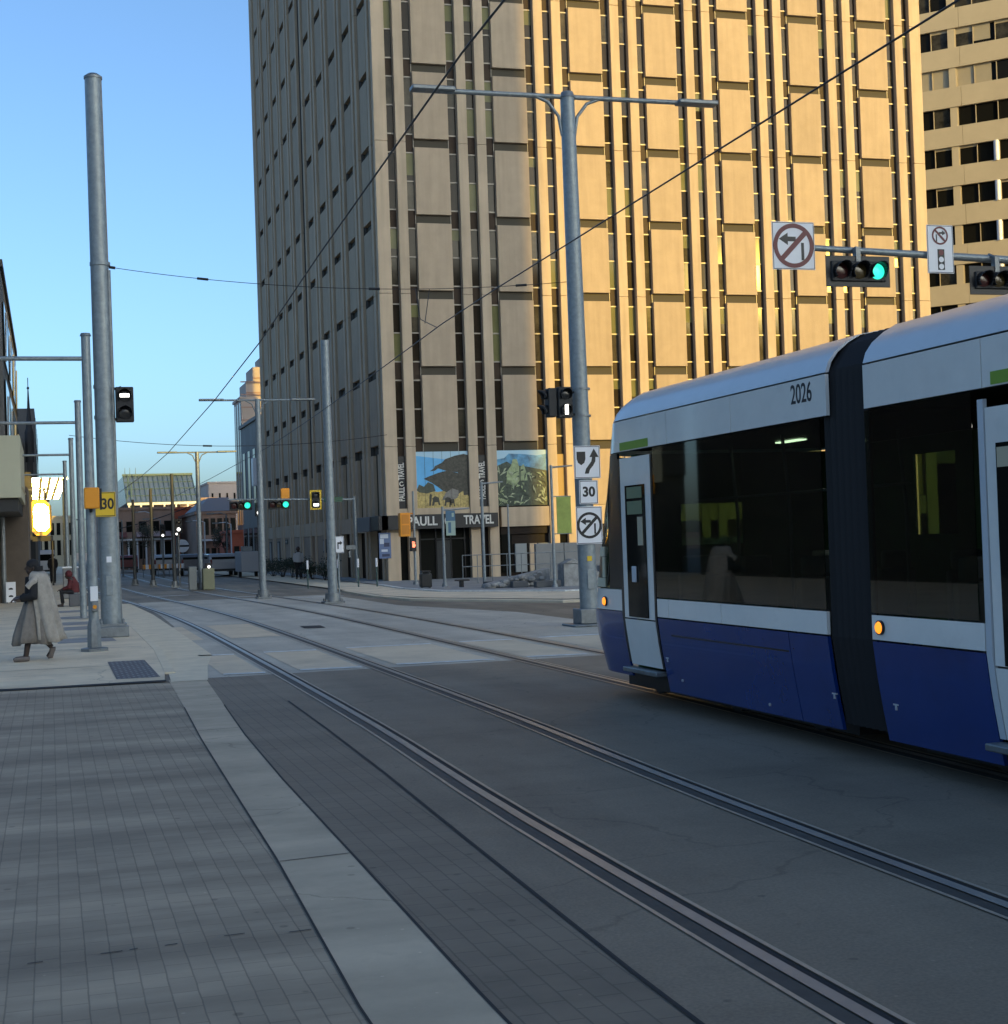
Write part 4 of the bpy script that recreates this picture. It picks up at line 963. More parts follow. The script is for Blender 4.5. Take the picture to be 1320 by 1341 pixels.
b = MB(); b.box(14.37, 14.73, 55.63, 55.66, 2.55, 2.94, 0); b.box(14.37, 14.73, 55.63, 55.66, 2.0, 2.549, 1); b.box(14.45, 14.56, 55.622, 55.629, 2.1, 2.5, 0); b.box(14.6, 14.68, 55.622, 55.629, 2.7, 2.85, 1)
b.build('cloth', [mat('banner_blue', (.08, .16, .24), .7), mat('banner_pale', (.33, .42, .36), .7)], t, smooth=False)
slim_post('tall slim post with short arm at the right of the black shop sign', 15.03, 52.9, 3.9, (.8, 3.83), r=.065)
slim_post('thin bare post right of the black shop sign', 15.85, 52.4, 3.05, None, r=.04)
slim_post('slim post with green banner, partly sunlit, beside the three signs', 16.68, 49.85, 4.3, (.78, 4.22), r=.06)
t = thing('banner', 'yellow green banner hanging beside the white 30 sign', 'banner', (17.1, 49.85, 2.0))
MB().box(16.84, 17.36, 49.83, 49.86, 1.93, 3.2).build('cloth', mat('banner_green', (.30, .36, .08), .7, 0, .15, 3), t, smooth=False)
b = MB(); b.path([(16.68, 49.85, 3.21), (17.38, 49.85, 3.21)], .018, 8); b.path([(16.68, 49.85, 1.92), (17.38, 49.85, 1.92)], .018, 8); b.build('rod', M_steel, t)
# bin, table, bench, planter walls, railings
t = thing('litter_bin', 'black litter bin on the pavement by the shop entrance', 'bin', (13.3, 54.8, .08))
MB().box(13.1, 13.5, 54.6, 55.0, .12, .62).build('body', M_black, t, bevel=.03); MB().box(13.12, 13.48, 54.62, 54.98, .66, .72).build('lid', M_black, t, bevel=.02)
b = MB(); b.box(13.14, 13.18, 54.7, 54.9, .08, .12); b.box(13.42, 13.46, 54.7, 54.9, .08, .12); b.box(13.14, 13.18, 54.7, 54.9, .62, .66); b.box(13.42, 13.46, 54.7, 54.9, .62, .66); b.build('leg', M_steel_dull, t, smooth=False)
def bench(label, x, y, L, h):
    t = thing('bench', label, 'bench', (x, y, .08))
    b = MB()
    for k in range(3): b.box(x, x + L, y + k * .15, y + k * .15 + .12, .08 + h - .05, .08 + h)
    b.build('seat', M_black, t, bevel=.01)
    for xx in (x + L * .45 - .05, ): MB().box(xx, xx + .1, y + .05, y + .38, .08, .08 + h - .052).build('leg', M_black, t, bevel=.01)
bench('dark narrow bench on one central leg by the litter bin', 14.3, 54.0, .48, .28)
M_stone = mat('pale_rubble_stone', (.30, .295, .28), .9, 0, .35, 4, .6, 7)
t = thing('planter_wall', 'sloping pale stone planter wall before the tower, right of the entrance', 'wall', (15.5, 51.2, .08))
MB().prism([(14.7, 51.6, .08), (17.1, 51.6, .08), (17.1, 51.6, .72), (16.6, 51.6, .62), (14.7, 51.6, .22)], (0, .5, 0)).build('coping', M_stone, t, bevel=.02)
b = MB(); rnd = random.Random(9)
for k in range(46):
    x = rnd.uniform(14.75, 17.0); zt = .2 + (x - 14.7) * .2
    r = rnd.uniform(.05, .13); b.ell((x, 51.5 + rnd.uniform(-.1, .05), .1 + rnd.random() * max(.03, zt - .12)), r * 1.3, r, r * .8, 0, 8, 5)
b.build('boulder', M_stone, t, smooth=False)
t = thing('planter_wall', 'blocky stone planter wall at the foot of the big lamp pole, farther right', 'wall', (17.3, 50.2, .08))
each('block', M_stone, t, [(x0, x1, 50.2, 50.9, .08, z1) for x0, x1, z1 in ((17.15, 17.9, .85), (17.92, 18.6, .55), (18.62, 19.6, .75))])
b = MB(); b.prism([(17.15, 50.2, .86), (17.9, 50.2, .86), (17.5, 50.2, 1.05)], (0, .6, 0)); b.build('coping', M_stone, t, bevel=.03)
t = thing('low_wall', 'low grey concrete seat wall along the kerb before the entrance', 'wall', (14.8, 50.2, .08))
each('block', mat('dark_concrete', (.11, .11, .11), .85), t, [(x0, x1, y, y + .35, .08, .30) for x0, x1, y in ((14.9, 15.5, 52.3), (16.1, 17.0, 50.1), (15.52, 16.08, 51.0))], bevel=.02)
t = thing('railing', 'thin metal railing on the terrace before the tower', 'railing', (14.9, 58, .08))
b = MB()
for z in (1.2, .75): b.path([(15.6, 58, z), (20.5, 58, z)], .02, 6)
for k in range(9): b.path([(15.6 + k * .61, 58, .08), (15.6 + k * .61, 58, 1.2)], .018, 6)
b.build('bars', M_steel_dull, t)
t = thing('terrace_wall', 'grey panelled terrace wall at the sunlit foot of the tower', 'wall', (19.4, 60, .08))
each('panel', mat('terrace_concrete', (.25, .245, .23), .85, 0, .12, 2), t, [(19.3 + k * 1.25, 19.3 + k * 1.25 + 1.22, 60, 60.25, .08, 1.55) for k in range(8)], bevel=.01)
# delineator posts with white tops
for k, (x, y) in enumerate(((10.6, 60.0), (11.1, 60.6), (11.9, 60.5), (12.6, 60.2), (9.9, 60.8))):
    t = thing('delineator_post', 'slim delineator post with pale top on the kerb before the tower', 'post', (x, y, .06), 'delineator posts along the far kerb')
    MB().path([(x, y, .06), (x, y, .85)], .03, 8).build('shaft', mat('post_green', (.05, .09, .08), .6), t)
    MB().path([(x, y, .85), (x, y, 1.2)], .045, 8).build('reflector', M_white, t)
# shrubs at the foot of the street side: many small leaves round a few stems
M_leaf = mat('dark_shrub_leaf', (.030, .042, .022), .6, 0, .5, 14)
def shrub(label, x, y, r, h, seed, name='shrub', n=700, z0=.05):
    rnd = random.Random(seed); t = thing(name, label, 'shrub', (x, y, z0), 'clipped dark shrubs along the street side of the tower')
    b = MB(); cl = [(rnd.uniform(-r, r) * .6, rnd.uniform(-r, r) * .6, rnd.uniform(.35, .8) * h, rnd.uniform(.3, .5) * r) for _ in range(7)]
    for _ in range(n):
        c = rnd.choice(cl); d = Vector((rnd.gauss(0, 1), rnd.gauss(0, 1), rnd.gauss(0, .8))).normalized() * c[3] * (rnd.random()**.4)
        p = Vector((x + c[0], y + c[1], z0 + c[2])) + d
        if p.z < z0 + .02: continue
        u = Vector((rnd.uniform(-1, 1), rnd.uniform(-1, 1), rnd.uniform(-1, 1))).normalized(); w = u.orthogonal().normalized(); s = rnd.uniform(.03, .06)
        b.quad(p - u * s, p + w * s * .6, p + u * s, p - w * s * .6)
    b.build('foliage', M_leaf, t, smooth=False)
    b = MB()
    for c in cl: b.path([(x + c[0] * .2, y + c[1] * .2, z0), (x + c[0], y + c[1], z0 + c[2])], [.02, .008], 5)
    b.build('stem', mat('twig', (.05, .035, .025), .9), t)
for k in range(7):
    shrub('%s dark shrub at the foot of the tower, counted from the bare pole leftwards' % ('first', 'second', 'third', 'fourth', 'fifth', 'sixth', 'seventh')[k], 13.0 - k * .1, 74.5 + k * 2.9, .75, 1.15 - .12 * (k % 3 == 1), 30 + k)

# ------------------------------------------------------------------ people
M_skin = mat('dark_skin', (.045, .026, .018), .5); M_darkcloth = mat('black_cloth', (.012, .012, .014), .85); M_robe = mat('beige_woollen_wrap', (.35, .315, .27), .95, 0, .22, 7, .3, 60)
M_robe2 = mat('taupe_robe_cloth', (.20, .175, .15), .95, 0, .2, 9); M_shoe = mat('grey_shoe', (.14, .12, .11), .6); M_red = mat('dark_red_coat', (.10, .018, .02), .85, 0, .2, 8)
def one_skin(b, name, m, parent, vox):
    o = b.build(name, m, parent); r = o.modifiers.new('skin', 'REMESH'); r.mode = 'VOXEL'; r.voxel_size = vox; r.use_smooth_shade = True
    s = o.modifiers.new('smooth', 'SMOOTH'); s.factor = .5; s.iterations = 3
    return o
def head(b, c, f, r=.098):
    """skull, jaw, nose, brow and ears; f is the facing direction"""
    c = Vector(c); f = Vector(f).normalized(); s = f.cross(Vector((0, 0, 1)))
    b.ell(c + Vector((0, 0, .02)), r, r, r * 1.18); b.ell(c + f * .03 + Vector((0, 0, -.055)), r * .72, r * .72, r * .75)
    b.path([c + f * (r * .9) + Vector((0, 0, .02)), c + f * (r * 1.25) + Vector((0, 0, -.02))], [.012, .018], 8)
    for k in (-1, 1): b.ell(c + s * k * r * .98 + Vector((0, 0, -.01)), .018, .025, .034, 0, 8, 6); b.ell(c + f * r * .9 + s * k * .035 + Vector((0, 0, .018)), .016, .016, .01, 0, 8, 6)
    b.path([c + f * r * .88 - s * .025 + Vector((0, 0, -.065)), c + f * r * .88 + s * .025 + Vector((0, 0, -.065))], .010, 6)
def hand(b, w, d, up):
    """palm with four bent fingers and a side thumb, reaching along d from the wrist w"""
    w = Vector(w); d = Vector(d).normalized(); up = Vector(up).normalized(); s = d.cross(up).normalized()
    for k in range(4): b.path([w + s * (k - 1.5) * .018, w + d * .085 + s * (k - 1.5) * .021], .016, 8)
    for k, L in enumerate((.065, .078, .072, .055)):
        p = w + d * .085 + s * (k - 1.5) * .021
        b.path([p, p + d * L * .5 - up * .012, p + d * L * .8 - up * .045], [.0105, .0095, .008], 8)
    p = w + d * .025 - s * .03; b.path([p, p + d * .035 - s * .03 - up * .01, p + d * .065 - s * .03 - up * .03], [.013, .011, .009], 8)
# the walker in a wrap, striding to the left
wx, wy, wz = -.25, 26.26, swz(26.2)
wk = thing('person', 'person in long beige wrap and black sleeves walking left on the sidewalk', 'person', (wx, wy, wz))
def W(x, y, z): return (wx + x, wy + y, wz + z)
b = MB()
head(b, W(-.035, 0, 1.545), (-1, -.15, -.1)); b.path([W(0, 0, 1.34), W(-.025, 0, 1.50)], [.065, .055], 12)
b.path([W(.02, 0, .88), W(.02, 0, 1.1), W(0, 0, 1.34)], [.14, .13, .12], 14); b.path([W(.0, -.18, 1.34), W(.0, .18, 1.34)], .075, 12)
for s_, hipx, kn, an, toe in ((-1, 0, (-.10, .50), (-.17, .09), (-.36, .035)), (1, .02, (.02, .47), (.24, .21), (.17, .05))):
    y = s_ * .09
    b.path([W(hipx, y, .90), W(kn[0], y, kn[1]), W(an[0], y, an[1])], [.085, .06, .042], 12); b.path([W(an[0] + .03, y, an[1] - .01), W(toe[0], y, toe[1])], [.04, .034], 10)
for s_, el, wr in ((-1, (-.03, -.27, 1.07), (-.24, -.20, 1.04)), (1, (-.02, .27, 1.07), (-.22, .16, 1.06))):
    b.path([W(0, s_ * .19, 1.34), W(*el), W(*wr)], [.055, .045, .032], 10); hand(b, W(*wr), (-1, -.1, -.08), (0, -.2, 1))
one_skin(b, 'body', M_skin, wk, .009)
b = MB()
for s_, el, wr in ((-1, (-.03, -.27, 1.07), (-.22, -.205, 1.042)), (1, (-.02, .27, 1.07), (-.20, .17, 1.06))): b.path([W(0, s_ * .19, 1.34), W(*el), W(*wr)], [.085, .085, .065], 12)
b.path([W(.01, 0, .95), W(.0, 0, 1.4)], [.19, .15], 16)
one_skin(b, 'jacket', M_darkcloth, wk, .014)
b = MB(); b.ell(W(-.025, 0, 1.585), .107, .112, .10); b.path([W(0.05, 0, 1.44), W(.04, 0, 1.56)], [.09, .1], 12); one_skin(b, 'hood', M_darkcloth, wk, .012)
def robe(levels, m, name, fold, ph, a0=0., a1=2 * PI, th=.012):
    b = MB(); n = 64; rings = []
    for z, cx, cy, rx_, ry_ in levels:
        k = fold * (1.45 - z); ring = []
        for i in range(n + 1):
            w = a0 + (a1 - a0) * i / n
            q = 1 + k * (.6 * math.sin(6 * w + ph + z * 1.5) + .4 * math.sin(11 * w - ph + z * 2.3))
            ring.append(W(cx + rx_ * q * math.cos(w), cy + ry_ * q * math.sin(w), z + .028 * math.sin(3 * w + ph) * min(1, max(.2, 1.3 - z))))
        rings.append(ring)
    b.loft(rings, 0, closed=False); o = b.build(name, m, wk, smooth=True)
    s = o.modifiers.new('thickness', 'SOLIDIFY'); s.thickness = th; return o
robe([(1.02, .02, 0, .17, .19), (.8, .0, 0, .22, .22), (.6, -.03, 0, .26, .25), (.42, -.04, 0, .30, .27), (.29, -.05, 0, .31, .28)], M_robe2, 'robe', .17, .4)
robe([(1.47, .03, 0, .115, .115), (1.43, .02, 0, .17, .20), (1.36, .02, 0, .20, .245), (1.2, .05, 0, .215, .26), (1.0, .09, 0, .215, .27), (.8, .12, 0, .225, .27), (.6, .15, 0, .235, .27), (.44, .17, 0, .25, .27), (.33, .19, 0, .27, .27)], M_robe, 'wrap', .15, 1.9, -.68 * PI, .68 * PI)
b = MB(); b.path([W(-.12, -.26, 1.22), W(-.02, -.25, 1.31), W(.06, -.12, 1.40), W(.09, 0, 1.43), (wx + .06, wy + .12, wz + 1.40), W(-.02, .25, 1.31)], [.05, .065, .07, .07, .07, .06], 10); b.build('shawl_roll', M_robe, wk)
for s_, an, toe in ((-1, (-.16, .07), (-.37, .035)), (1, (.25, .2), (.165, .045))):
    b = MB(); y = s_ * .09
    b.path([W(an[0] + .05, y, an[1] - .02), W(an[0], y, an[1] - .015), W(toe[0] + .05, y, toe[1] + .012), W(toe[0], y, toe[1])], [.04, .052, .048, .03], 10); one_skin(b, 'shoe', M_shoe, wk, .012)
# the sitter in dark red on a block down the sidewalk
def sitter(label, x, y, z0):
    t = thing('person', label, 'person', (x, y, z0)); A = lambda a, c, d: (x + a, y + c, z0 + d)
    b = MB(); head(b, A(-.10, 0, 1.02), (-1, -.2, -.35)); b.path([A(.06, 0, .46), A(.06, 0, .7), A(-.03, 0, .90), A(-.08, 0, .98)], [.14, .135, .1, .055], 12); b.path([A(-.02, -.16, .86), A(-.02, .16, .86)], .07, 10)
    for s in (-1, 1):
        b.path([A(.05, s * .09, .45), A(-.34, s * .12, .48), A(-.30, s * .12, .08)], [.085, .065, .042], 10); b.path([A(-.28, s * .12, .05), A(-.47, s * .13, .04)], [.042, .035], 8)
        b.path([A(-.02, s * .17, .86), A(-.10, s * .2, .62), A(-.32, s * .12, .56)], [.055, .045, .034], 10); hand(b, A(-.32, s * .12, .56), (-1, 0, -.2), (0, 0, 1))
    one_skin(b, 'body', M_skin, t, .014)
    b = MB(); b.path([A(.06, 0, .44), A(.06, 0, .7), A(-.03, 0, .93)], [.18, .17, .12], 14); b.ell(A(-.085, 0, 1.05), .12, .125, .125)
    for s in (-1, 1): b.path([A(-.02, s * .17, .86), A(-.10, s * .2, .62), A(-.28, s * .13, .57)], [.08, .075, .055], 10)
    one_skin(b, 'coat', M_red, t, .016)
    b = MB()
    for s in (-1, 1): b.path([A(.05, s * .09, .46), A(-.34, s * .12, .49), A(-.30, s * .12, .12)], [.1, .085, .065], 10)
    one_skin(b, 'trousers', M_darkcloth, t, .016)
sitter('person in dark red hooded coat sitting hunched on a low block', .66, 51.3, .1)
t = thing('seat_block', 'low dark concrete block under the person in red', 'seat block', (.95, 51.3, .1))
MB().box(.55, 1.25, 51.0, 51.6, .1, .5).build('block', mat('seat_concrete', (.12, .12, .125), .85), t, bevel=.03)
def stander(label, x, y, z0, top, legs, H=1.72, f=(0, 1, 0)):
    k = H / 1.75; t = thing('person', label, 'person', (x, y, z0)); A = lambda a, c, d: (x + a * k, y + c * k, z0 + d * k)
    b = MB(); head(b, A(0, 0, 1.62), f); b.path([A(0, 0, .95), A(0, 0, 1.2), A(0, 0, 1.4), A(0, 0, 1.53)], [.14, .13, .14, .055], 12); b.path([A(-.17, 0, 1.40), A(.17, 0, 1.40)], .065, 10)
    for s in (-1, 1):
        b.path([A(s * .09, 0, .92), A(s * .1, .05 * s, .5), A(s * .1, -.06 * s, .07)], [.085, .06, .042], 10); b.path([A(s * .1, -.06 * s, .045), A(s * .11, -.06 * s + .18, .04)], [.045, .035], 8)
        b.path([A(s * .18, 0, 1.4), A(s * .24, .02, 1.12), A(s * .22, .1 * s, .87)], [.055, .045, .034], 10); hand(b, A(s * .22, .1 * s, .87), (0, .1, -1), (s, 0, 0))
    one_skin(b, 'body', M_skin, t, .016)
    b = MB(); b.path([A(0, 0, .9), A(0, 0, 1.2), A(0, 0, 1.44)], [.17, .16, .15], 14)
    for s in (-1, 1): b.path([A(s * .18, 0, 1.4), A(s * .24, .02, 1.12), A(s * .225, .08 * s, .92)], [.08, .07, .05], 10)
    one_skin(b, 'coat', top, t, .02)
    b = MB()
    for s in (-1, 1): b.path([A(s * .09, 0, .94), A(s * .1, .05 * s, .5), A(s * .1, -.06 * s, .1)], [.1, .08, .065], 10)
    one_skin(b, 'trousers', legs, t, .02)
stander('person in dark clothes far down the left sidewalk, near the sun glare', .15, 92, .1, M_darkcloth, M_darkcloth)
stander('person in pale top standing among the shrubs at the tower', 12.4, 79.0, .05, mat('pale_top', (.42, .42, .42), .9), M_darkcloth, 1.7, (0, -1, 0))

# ------------------------------------------------------------------ left side of the street
M_dkfac = mat('dark_facade_panel', (.085, .080, .074), .7, 0, .12, .6)
lb = thing('street_building', 'dark panelled building at the left edge with slanted bright window strips', 'building', (-6, 64, 0))
b = MB()
for k in range(4): b.box(-16, -1.6, 64 + k * 7.2 + .01, 64 + (k + 1) * 7.2 - .01, 4.4, 13.4)
b.box(-16, -1.75, 64.2, 92.5, 0, 4.4); b.build('wall', M_dkfac, lb, smooth=False)
b = MB(); b.box(-16.2, -1.5, 63.9, 93, 13.41, 13.7); b.build('roof', M_blackmatte, lb, smooth=False)
for k in range(4):
    b = MB(); y = 65.2 + k * 7.2
    b.box(-1.58, -1.52, y, y + 5.4, 6.2, 9.0, 0); b.box(-1.58, -1.52, y, y + 5.4, 9.8, 12.2, 0)
    for z in (6.2, 9.8): b.prism([(-1.515, y + .2, z), (-1.515, y + .7, z), (-1.515, y + 3.4, z + 2.4), (-1.515, y + 2.9, z + 2.4)], (.03, 0, 0), 1)
    b.build('window', [M_glassdark, mat('pale_strut', (.35, .36, .36), .5)], lb, smooth=False)
lw = thing('shop_building', 'low brown shopfront wall at the left edge under the cream canopy', 'building', (-4, 58, 0))
b = MB(); b.box(-9, -.72, 58, 63.5, .1, 4.3); b.build('wall', mat('brown_shop_wall', (.11, .085, .065), .8, 0, .2, 1.1), lw, smooth=False)
b = MB(); b.box(-9, -2.0, 57.93, 57.99, .3, 2.6, 0); b.box(-9, -1.98, 57.9, 57.985, 2.61, 2.75, 1); b.build('window', [M_glassdark, M_steel_dull], lw, smooth=False)
b = MB(); b.box(-1.66, -1.52, 57.94, 57.99, .1, 2.7); b.build('pilaster', M_beige, lw, smooth=False)
cn = thing('canopy', 'cream boxed canopy over the sidewalk at the left edge', 'canopy', (-3, 52, 3.6))
b = MB()
for x0, x1 in ((-9, -3.62), (-3.6, -2.02), (-2.0, -.80)): b.box(x0, x1, 50, 57.9, 3.62, 5.58)
b.build('fascia', mat('cream_panel', (.44, .42, .30), .7, 0, .06, .8), cn, bevel=.02)
MB().box(-8.9, -.9, 50.2, 57.8, 3.2, 3.615).build('soffit', M_blackmatte, cn, smooth=False)
b = MB(); b.path([(-1.6, 57.5, .1), (-1.6, 57.5, 3.2)], .09, 12); b.build('post', M_steel_dull, cn)
b = MB(); b.box(-.795, -.77, 51.5, 57.8, 4.0, 4.03, 0); b.box(-1.5, -1.48, 49.985, 49.999, 3.7, 4.7, 0); b.build('seam', M_beige, cn, smooth=False)
# corner with tall church like building behind
sp = thing('spired_building', 'grey building with dark pointed spire behind the left street front', 'building', (-5, 108, 0))
b = MB(); b.box(-14, -.75, 110, 140, 0, 11.9); b.box(-14, -1.6, 104, 109.9, 0, 9.6); b.build('wall', mat('grey_stone_wall', (.15, .145, .14), .85, 0, .15, .5), sp, smooth=False)
b = MB(); b.loft([[(-1.1 + r * math.cos(PI / 4 * k + .39), 107 + r * math.sin(PI / 4 * k + .39), z) for k in range(8)] for r, z in ((.30, 8), (.32, 10), (.22, 10.3), (.10, 11.7), (.02, 13.3))]); b.box(-1.3, -.9, 106.8, 107.2, 0, 8); b.path([(-1.1, 107, 13), (-1.1, 107, 13.7)], .03, 6); b.ell((-1.1, 107, 13.0), .09, .09, .09)
b.build('spire', mat('dark_slate', (.035, .036, .04), .7), sp, smooth=False)
for k in range(5):
    for z in (4, 7, 9.6): MB().box(-.77, -.70, 112 + k * 5, 114 + k * 5, z, z + 1.8).build('window', M_glassdark, sp, smooth=False)
# glazed bay that catches the low sun
SUN_AZ, SUN_EL = math.radians(27.2), math.radians(9.4)
SUN = Vector((math.sin(SUN_AZ) * math.cos(SUN_EL), -math.cos(SUN_AZ) * math.cos(SUN_EL), math.sin(SUN_EL)))
M_mirror = mat('sun_glint_glazing', (.8, .62, .34), .10, 1.0, bump=.5, bscale=2.2)  # warm sun glow put into the pane colour
gb = thing('glazed_bay', 'small glazed bay down the left sidewalk flashing the low sun', 'glazed bay', (-.35, 85, 2.6))
def glint(name, c, w, h, mull, dx=0, skew=0., tilt=0., m=None):
    c = Vector(c); n = ((Vector((0, 0, 1.85)) - c).normalized() + SUN).normalized(); n = (n + Vector((0, 0, tilt))).normalized()
    u = Vector((0, 0, 1)).cross(n).normalized(); v = n.cross(u)
    u = -u if u.x < 0 else u
    R4 = lambda a, e, k=0: tuple(c + u * (a + skew * e) + v * e - n * k)
    b = MB(); k_ = 0 if mull else .27 * w
    b.prism([R4(-w / 2 + k_, -h / 2), R4(w / 2 - k_, -h / 2), R4(w / 2, -h / 2 + k_), R4(w / 2 + dx, h / 2 - k_), R4(w / 2 + dx - k_, h / 2), R4(-w / 2 - dx + k_ * .6, h / 2), R4(-w / 2 - dx, h / 2 - k_), R4(-w / 2, -h / 2 + k_)] if k_ else [R4(-w / 2, -h / 2), R4(w / 2, -h / 2), R4(w / 2 + dx, h / 2), R4(-w / 2 - dx, h / 2)], -n * .04, 0)
    for k in range(1, mull + 1):
        a = -w / 2 + w * k / (mull + 1); s = .075
        b.prism([R4(a - s, -h / 2, -.004), R4(a + s, -h / 2, -.004), R4(a * (1 + 2 * dx / w) + s, h / 2, -.004), R4(a * (1 + 2 * dx / w) - s, h / 2, -.004)], n * .04, 1)
    b.build(name, [m or M_mirror, M_black], gb, smooth=False)
M_halo = mat('halo_reflector', (.42, .27, .09), .52, 1.0)
glint('halo_panel', (-.40, 85.12, 3.75), 1.15, 1.9, 0, m=M_halo)  # panel added behind the pane to reflect a golden sun halo
glint('glass', (-.38, 85, 3.75), .80, 1.45, 0)
glint('glass', (-.0, 86, 5.35), 1.35, 1.15, 3, .28, .25)
b = MB(); b.box(-3.2, -.86, 84.9, 86.8, 2.6, 6.2); b.box(-.86, .2, 85.25, 85.9, 2.5, 2.78); b.box(-.86, .06, 85.5, 85.9, 4.62, 4.74); b.path([(.15, 85.7, .1), (.15, 85.7, 2.5)], .05, 8); b.build('frame', M_dkfac, gb, smooth=False)
# white board, cabinet, dumpster, van
t = thing('sandwich_board', 'small white sandwich board with two black symbols by the brown wall', 'sign', (-1.36, 57, .1))
sbm = MB().prism([(-1.53, 57.0, .14), (-1.2, 57.0, .14), (-1.2, 57.14, .86), (-1.53, 57.14, .86)], (0, .03, 0)).build('board', M_white, t, smooth=False)
b = MB()
for z in (.36, .62):
    y = 57 + (z - .14) * .194 - .004; flat(b, [(-.22, -.1), (.22, -.1), (.22, .02), (.1, .1), (-.1, .1), (-.22, .02)], -1.365, z, .34, y + .0)
b.build('symbol', M_signblack, sbm, smooth=False)
b = MB()
for x in (-1.5, -1.23): b.box(x - .015, x + .015, 57.0, 57.3, .1, .16)
b.build('leg', M_steel_dull, t, smooth=False)
t = thing('utility_cabinet', 'grey utility cabinet on the left sidewalk behind the person in red', 'cabinet', (.72, 60, .1))
MB().box(.45, 1.0, 59.8, 60.4, .1, 1.25).build('housing', mat('cabinet_grey', (.20, .20, .20), .5), t, bevel=.03); MB().box(.42, 1.03, 59.77, 60.43, 1.25, 1.31).build('lid', M_white, t, bevel=.015)
def van(name, label, cat, x, y, body, W_=1.9, H=2.1, L=4.6, z0=0.):
    t = thing(name, label, cat, (x, y, z0))
    b = MB(); prof = [(y, z0 + .35), (y, z0 + H - .25), (y + .25, z0 + H), (y + L - 1.3, z0 + H), (y + L - .5, z0 + 1.2), (y + L, z0 + 1.0), (y + L, z0 + .35)]
    b.prism([(x - W_ / 2, a, c) for a, c in prof], (W_, 0, 0)); b.build('body', body, t, bevel=.06)
    MB().box(x - W_ / 2 + .15, x + W_ / 2 - .15, y - .012, y - .002, z0 + 1.25, z0 + H - .35).build('rear_window', M_glassdark, t, smooth=False)
    MB().box(x - W_ / 2 - .008, x + W_ / 2 + .008, y + 1.0, y + L - 1.4, z0 + 1.25, z0 + H - .3).build('side_window', M_glassdark, t, smooth=False)
    for sx in (-1, 1):
        MB().box(x + sx * (W_ / 2 - .12) - .06, x + sx * (W_ / 2 - .12) + .06, y - .015, y - .003, z0 + .8, z0 + 1.1).build('tail_light', M_signred, t, smooth=False)
        for yy in (y + .8, y + L - .9): MB().path([(x + sx * (W_ / 2 - .2), yy, z0 + .33), (x + sx * (W_ / 2 + .01), yy, z0 + .33)], .33, 18).build('wheel', M_blackmatte, t)
    MB().box(x - W_ / 2, x + W_ / 2, y - .05, y - .002, z0 + .36, z0 + .5).build('bumper', M_blackmatte, t, smooth=False)
van('van', 'white van parked at the far end of the left sidewalk', 'van', -.6, 128, M_white)
van('parked_car', 'grey car parked by the far buildings left of the tower', 'car', 10.4, 96, mat('grey_car_paint', (.32, .33, .35), .3, .3, coat=.5), 1.8, 1.45, 4.4)
van('parked_car', 'silver car waiting far down the street beyond the cabinets', 'car', 7.9, 110, mat('silver_car_paint', (.4, .4, .41), .3, .3, coat=.5), 1.8, 1.45, 4.4)
van('parked_car', 'red car parked before the long canopy down the street', 'car', 6.0, 128, mat('red_car_paint', (.14, .03, .03), .3, .1, coat=.5), 1.8, 1.45, 4.4)
for k, (x, z, w_) in enumerate(((5.6, 3.1, 1.5), (8.0, 3.1, 3.2))):
    t = thing('awning', ('red', 'pale pink')[k] + ' awning on the long brown brick building', 'awning', (x + w_ / 2, 149.5, z))
    MB().prism([(x, 149.98, z + .5), (x, 149.98, z), (x, 148.6, z), (x, 148.7, z + .12)], (w_, 0, 0)).build('cloth', mat(('red_awning', 'pink_awning')[k], ((.20, .07, .06), (.42, .30, .28))[k], .8), t, smooth=False)
van('parked_car', 'dark car parked just left of the box trailer by the tower', 'car', 9.3, 104, mat('dark_car_paint', (.12, .12, .13), .3, .2, coat=.5), 1.8, 1.45, 4.4)
t = thing('box_trailer', 'grey box trailer parked beyond the shrubs by the tower', 'trailer', (11.3, 90, 0))
MB().box(10.75, 11.9, 90, 93, .35, 1.55).build('box', mat('grey_trailer_side', (.34, .35, .37), .6), t, bevel=.03); MB().box(10.9, 11.5, 90.5, 91.2, 1.55, 1.85).build('vent', M_steel_dull, t, bevel=.02)
for x in (10.85, 11.8):
    MB().path([(x - .07, 91.5, .3), (x + .07, 91.5, .3)], .3, 16).build('wheel', M_blackmatte, t)

# ------------------------------------------------------------------ buildings closing the street
def block(name, label, x0, x1, y0, y1, h, m, rows=(), cols=0, roof=None, z0=0, win=None, ww=.6, cat='building', sill=True):
    t = thing(name, label, cat, ((x0 + x1) / 2, y0, z0))
    MB().box(x0, x1, y0, y1, z0, h).build('wall', m, t, smooth=False)
    MB().box(x0 - .15, x1 + .15, y0 - .15, y1 + .15, h + .002, h + .25).build('parapet', roof or m, t, smooth=False)
    p = (x1 - x0) / cols if cols else 1
    for za, zb in rows:
        for k in range(cols):
            a = x0 + p * (k + .5 - ww / 2); c = x0 + p * (k + .5 + ww / 2)
            MB().box(a, c, y0 - .03, y0 - .003, za, zb).build('window', win or M_glassdark, t, smooth=False)
    return t
M_pink = mat('pink_stone', (.50, .41, .36), .85, 0, .1, .3); M_rust = mat('rust_brick', (.50, .13, .07), .85, 0, .15, .8); M_brown = mat('brown_brick', (.32, .215, .165), .85, 0, .2, .6)
M_greyb = mat('grey_stone', (.30, .28, .25), .85, 0, .12, .5); M_roofglass = mat('roof_glass', (.16, .22, .30), .25, .2, .15, .3); M_roofedge = mat('roof_green_metal', (.10, .16, .16), .5)
